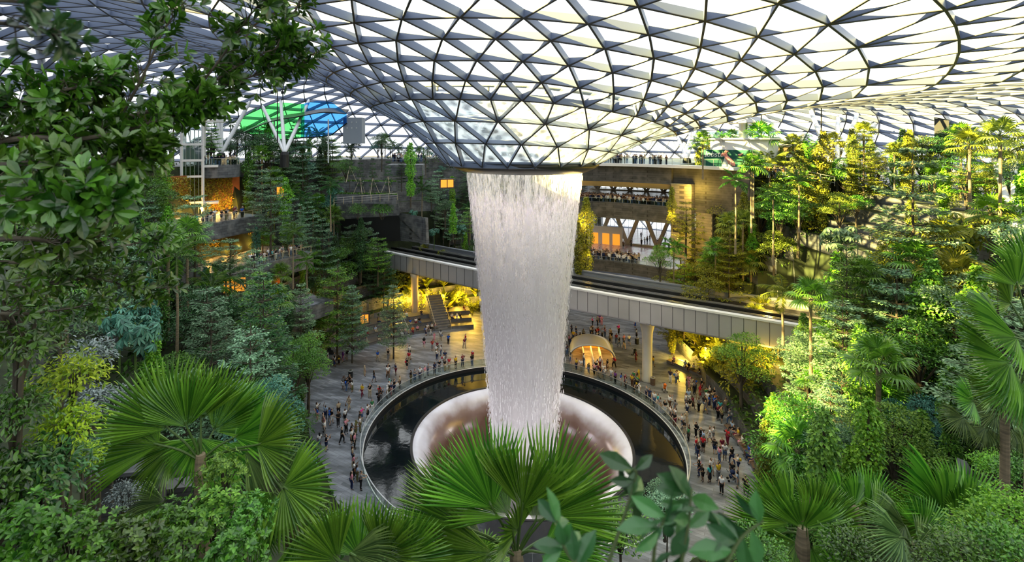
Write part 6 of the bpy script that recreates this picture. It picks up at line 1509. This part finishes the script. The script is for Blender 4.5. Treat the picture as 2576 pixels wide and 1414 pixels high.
LIMBS = [
    ([(-220, 430, 4.2), (100, 330, 4.5), (300, 300, 4.8), (480, 245, 5.2), (640, 190, 5.6), (800, 150, 6.0)], .035, 34, .115, .42),
    ([(300, 300, 4.8), (360, 190, 4.8), (410, 80, 4.9), (460, 10, 5.0)], .016, 30, .11, .34),
    ([(480, 245, 5.2), (560, 140, 5.2), (620, 50, 5.2), (690, -30, 5.3)], .014, 30, .11, .34),
    ([(640, 190, 5.6), (690, 110, 5.8), (740, 30, 6.0), (770, -20, 6)], .012, 26, .11, .32),
    ([(480, 245, 5.2), (600, 165, 5.4), (700, 120, 5.5), (790, 95, 5.7)], .012, 30, .11, .3),
    ([(-220, 440, 4.2), (80, 410, 4.0), (220, 420, 4.0), (340, 400, 4.1), (400, 375, 4.3)], .03, 36, .12, .26),
    ([(-200, 500, 4.0), (60, 500, 3.8), (180, 510, 3.7), (270, 490, 3.7)], .03, 32, .125, .34),
    ([(-220, 300, 4.4), (0, 270, 4.4), (150, 230, 4.5), (280, 200, 4.6)], .03, 40, .115, .36),
    ([(-220, 420, 4.3), (40, 350, 4.3), (200, 350, 4.4), (360, 315, 4.6), (460, 275, 4.9), (540, 262, 5.1)], .03, 36, .115, .22),
    ([(100, 330, 4.5), (180, 260, 4.6), (260, 180, 4.8)], .018, 34, .11, .3),
    ([(-200, 620, 4.4), (50, 600, 4.6), (150, 610, 4.8), (260, 590, 5.0)], .03, 30, .12, .4),
    ([(-220, 640, 6.0), (40, 660, 6.4), (160, 640, 6.8), (300, 620, 7.0), (400, 600, 7.2)], .03, 30, .11, .5),
    ([(-220, 700, 6.0), (60, 720, 6.4), (220, 700, 6.8), (330, 720, 7.0), (430, 725, 7.2)], .03, 30, .11, .5),
    ([(-220, 760, 6.4), (20, 790, 6.8), (150, 780, 7.2), (260, 760, 7.4)], .03, 26, .11, .5),
    ([(-220, 480, 5.0), (60, 440, 5.0), (220, 470, 5.2), (300, 470, 5.4)], .03, 40, .12, .42),
    ([(-220, 380, 5.2), (60, 330, 5.2), (220, 380, 5.4), (350, 340, 5.6)], .03, 44, .12, .40),
]
for i, a in enumerate(LIMBS): limb(a[0], a[1], a[2] * 1.0, a[3] * 1.2, a[4] * 1.05, seed=100 + i)
limb([(-200, 120, 1.9), (-40, 60, 1.9), (60, 70, 2.0), (140, 90, 2.05)], .012, 26, .085, .16, 'dark', 150)
limb([(-200, 10, 1.8), (-20, 0, 1.8), (90, 10, 1.9)], .012, 30, .085, .14, 'dark', 151)

# ------------------------------------------------------------------ blurred vine right in front of the lens, lower right
t = thing('near_vine', 'blurred leafy vine very close in the lower middle right in front of the palms', 'vine', at(1500, 1500, 1.7))
V0 = np.array(t.location)
for seed, pts in enumerate(([(1500, 1500, 1.7), (1560, 1330, 1.75), (1600, 1200, 1.8), (1590, 1180, 1.8)], [(1700, 1480, 1.6), (1730, 1330, 1.6), (1740, 1230, 1.65)], [(1480, 1460, 1.65), (1420, 1380, 1.7), (1400, 1310, 1.7)], [(1800, 1470, 1.55), (1860, 1360, 1.6), (1920, 1310, 1.6)], [(1640, 1470, 1.6), (1650, 1360, 1.6), (1680, 1290, 1.6)])):
    r = np.random.default_rng(500 + seed); P = bez([at(*p) - V0 for p in pts], 12); k = len(P); mb = MB(); mb.tube(P, np.linspace(.007, .003, k), 6); s_ = mb.build('vine_stem', mat('vine_green_stem', (.05, .075, .02), .6), t)
    n = 12; u = r.uniform(.15, 1, n); q = np.stack([np.interp(u * (k - 1), np.arange(k), P[:, j]) for j in range(3)], 1)
    mb = MB(); A_ = r.normal(0, .7, (n, 3)); A_[:, 1] *= .5; A_[:, 2] += .15; Lr = r.uniform(.08, .14, n); mb.blades(q, A_, r.normal(0, .5, (n, 3)) + [0, -.5, .6], Lr, Lr * .45, .15, .55); mb.build('leaves', LM['dark'], s_)
PLANTS.append((t, None, 'vine', 1650, 1330)); PLANTS.append((tree, None, 'tree', 300, 300))
# ------------------------------------------------------------------ leave out what the photograph shows nothing of (wholly behind other things)
KIDS = {}
for o in scene.objects:
    if o.parent is not None: KIDS.setdefault(o.parent.name, []).append(o)
def down(o): return [o] + [d for c in KIDS.get(o.name, []) for d in down(c)]
HIDDEN_PLANTS = set([69, 71, 73, 74, 75, 77, 85, 93, 95, 97, 98, 100, 101, 102, 106, 115, 121, 139, 140, 141, 142, 143, 144, 154, 155, 156, 169, 175, 178, 179, 180, 181, 189, 191, 192, 216, 231, 238, 247, 248, 249, 254, 260, 263, 266, 271, 277, 278, 279, 289, 295, 300, 301, 302, 306, 307, 308, 323, 324, 325, 326, 327, 328, 329, 330, 332, 334, 335, 341, 352, 355, 356, 357, 358, 359, 363, 365, 366, 374, 378, 380, 381, 382, 383, 384, 385, 387, 388, 389, 393, 394, 395, 397, 411, 412, 413, 414, 415, 416, 417, 418, 419, 423, 424, 425, 426, 428, 439, 440, 441, 442, 443, 444, 445, 446, 447, 448, 453, 454, 462, 463, 464, 468, 471, 472, 473, 474, 475, 480, 481, 483, 484, 498, 499, 500, 501, 502, 503, 504, 509, 510, 516, 523, 524, 525, 526, 527, 528, 529, 530, 532, 533, 534, 536, 537, 538, 539, 540, 547, 553, 555, 561, 562, 563, 564, 565, 566, 567, 568, 572, 574, 575, 576, 577, 579, 581, 586, 587, 588, 589, 590, 591, 592, 593, 595, 597, 598, 599, 600, 601, 603, 606, 608, 614, 619, 620, 621, 622, 623, 626, 628, 629, 630, 631, 633, 634, 635, 637, 639, 640, 644, 645, 646, 647, 648, 649, 650, 651, 653, 654, 657, 660, 664, 665, 666, 667, 668, 669, 674, 675, 676, 678, 679, 684, 685, 687, 688, 690, 691, 692, 695, 696, 697, 698, 699, 704, 705, 707, 709, 710, 711, 712, 713, 714, 718, 719, 720, 721, 722, 723, 724, 725, 726, 727, 728, 729, 730, 731, 732, 733, 734, 735, 736, 738, 739, 741, 742, 743, 744, 745, 746, 747, 749, 750, 751, 754, 755, 756, 757, 759, 760, 761, 762, 763, 764, 765, 766, 767, 768, 770, 771, 773, 774, 777, 779, 780, 781, 782, 783, 784, 785, 787, 788, 789, 790, 791, 793, 794, 795, 797, 798, 799, 800, 801, 802, 803, 804, 805, 806, 808, 810, 811, 812, 813, 815, 816, 817, 818, 821, 822, 823, 824, 825, 826, 827, 829, 831, 833, 835, 836, 839, 844, 845, 848, 849, 857, 858, 861, 864, 877, 883, 884, 886, 888, 889, 890, 897, 898, 899, 900, 901, 902, 904, 905, 906, 908, 910, 912, 913, 914, 915, 916, 917, 918, 920, 921, 928, 930, 931, 933, 934, 940, 946])
HIDDEN_PEOPLE = set([79, 80, 81, 87, 167, 168, 170, 171, 172, 173, 174, 175, 176, 177, 178, 252, 253, 256, 257, 258, 259, 263, 296, 300])
out_ = [t[0] for i, t in enumerate(PLANTS) if i in HIDDEN_PLANTS] + [t[0] for i, t in enumerate(PEOPLE) if i in HIDDEN_PEOPLE]
PLANTS = [t for i, t in enumerate(PLANTS) if i not in HIDDEN_PLANTS]; PEOPLE = [t for i, t in enumerate(PEOPLE) if i not in HIDDEN_PEOPLE]
for o in [q for o in out_ for q in reversed(down(o))]: bpy.data.objects.remove(o)

# ------------------------------------------------------------------ labels that single each thing out
ORD = ['nearest', 'second nearest', 'third nearest', 'fourth nearest', 'fifth nearest', 'sixth nearest', 'seventh nearest', 'eighth nearest', 'ninth nearest', 'tenth nearest', 'eleventh nearest', 'twelfth nearest'] 
MARKS = [(482, 420, 'the glass lift tower'), (545, 470, 'the tall golden planted wall'), (680, 660, 'the lower viewing deck'), (740, 310, 'the green glass wall'), (830, 310, 'the blue glass wall'), (935, 470, 'the staked saplings'), (950, 570, 'the bridge tunnel mouth'),
    (1045, 690, 'the warm lit bridge column'), (1150, 850, 'the gold lit stairs'), (1470, 560, 'the gallery edge by the waterfall'), (1590, 600, 'the pink-lined floor'), (1745, 525, 'the black speaker box'), (1820, 415, 'the lobster hoarding'), (1980, 415, 'the food stall'),
    (2106, 440, 'the column at the deck end'), (2270, 320, 'the dark hanging banner'), (2556, 580, 'the nearest branching column'), (1628, 870, 'the pale plaza column'), (1950, 830, 'the viaduct end on the slope'), (505, 1090, 'the large foreground fan palm'), (2540, 850, 'the tall dark fan palm'),
    (2490, 1160, 'the pale stair wall'), (1990, 1310, 'the plume palm'), (800, 1000, 'the left edge of the plaza'), (1900, 1080, 'the right edge of the plaza'), (325, 1205, 'the planter wall'), (850, 470, 'the grey portal rail'), (2330, 700, 'the sunlit terrace walls'), (300, 640, 'the overhanging branch'), (705, 483, 'the amber alcove'), (917, 803, 'the amber doorway'), (640, 760, 'the lowest slate deck'), (1125, 462, 'the small cafe opening'), (2200, 1000, 'the shaded slope trees middle')]
by = {}
for o, ph, cat_, px, py in PLANTS:
    if ph: by.setdefault(ph, []).append((o, px, py))
for ph, items in by.items():
    rank = {}
    for mi_, (mx_, my_, nm) in enumerate(MARKS):
        for k, (o, px, py) in enumerate(sorted(items, key=lambda t: (t[1] - mx_) ** 2 + (t[2] - my_) ** 2)):
            dd = math.hypot(px - mx_, py - my_)
            if k < len(ORD) and (o.name not in rank or (k, dd) < rank[o.name][:2]): rank[o.name] = (k, dd, mi_)
    for o, px, py in items:
        if o.name in rank:
            k, dd, mi_ = rank[o.name]; o['label'] = '%s, %s %s' % (ph, 'the only one near' if len(items) == 1 else ORD[k] + ' to', MARKS[mi_][2])
        else:
            o['label'] = '%s in the dense planting of the slopes' % ph
        o['group'] = ph + 's on the slopes'
def short(look, pose, zone):
    for z in (zone, ZSHORT.get(zone, zone)):
        for p in (pose, PSHORT.get(pose, pose)):
            for l in (look, look.replace(' with a headscarf', ' and headscarf'), look.split(',')[0]):
                lab = 'person in %s, %s %s' % (l, p, z)
                if len(lab.split()) <= 14: return lab
    return 'person in %s, %s' % (look.split(',')[0], ZSHORT.get(zone, zone))
PSHORT = {'raising a phone to take a photo': 'photographing', 'looking down at a phone': 'using a phone', 'with one arm raised': 'waving', 'leaning forward': 'leaning'}
ZSHORT = {'at the far left curve of the glass balustrade': "by the balustrade's far left", 'at the near left curve of the glass balustrade': "by the balustrade's near left", 'at the far right curve of the glass balustrade': "by the balustrade's far right", 'at the near right curve of the glass balustrade': "by the balustrade's near right",
    'on the blue grey paving left of the pool': 'left of the pool', 'on the paving before the shaded seating steps': 'before the shaded steps', 'on the paving between pool and seating steps': 'between pool and steps', 'on the path running back under the viaduct': 'under the viaduct', 'near the foot of the pale column': 'by the pale column',
    'in the dense crowd beside the gold lit slope': 'beside the gold slope', 'in the crowd at the near end of the plaza': "at the plaza's near right end", 'on the curved bench beside the gold lit slope': 'on the gold slope bench', 'on the deck below the tall golden planted wall': 'on the golden wall deck'}
seen = {}
for o, look, pose, zone in PEOPLE: seen.setdefault(short(look, pose, zone), []).append(o)
for lab, os_ in seen.items():
    os_.sort(key=lambda q: pix(q.location)[0])
    for k, o in enumerate(os_):
        o['label'] = lab if len(os_) == 1 else lab.replace('person in', ('leftmost' if k == 0 else 'rightmost' if k == len(os_) - 1 else ('second', 'third', 'fourth')[min(k - 1, 2)] + ' from left') + ' person in')
for o, look, pose, zone in PEOPLE: o['group'] = 'people ' + zone
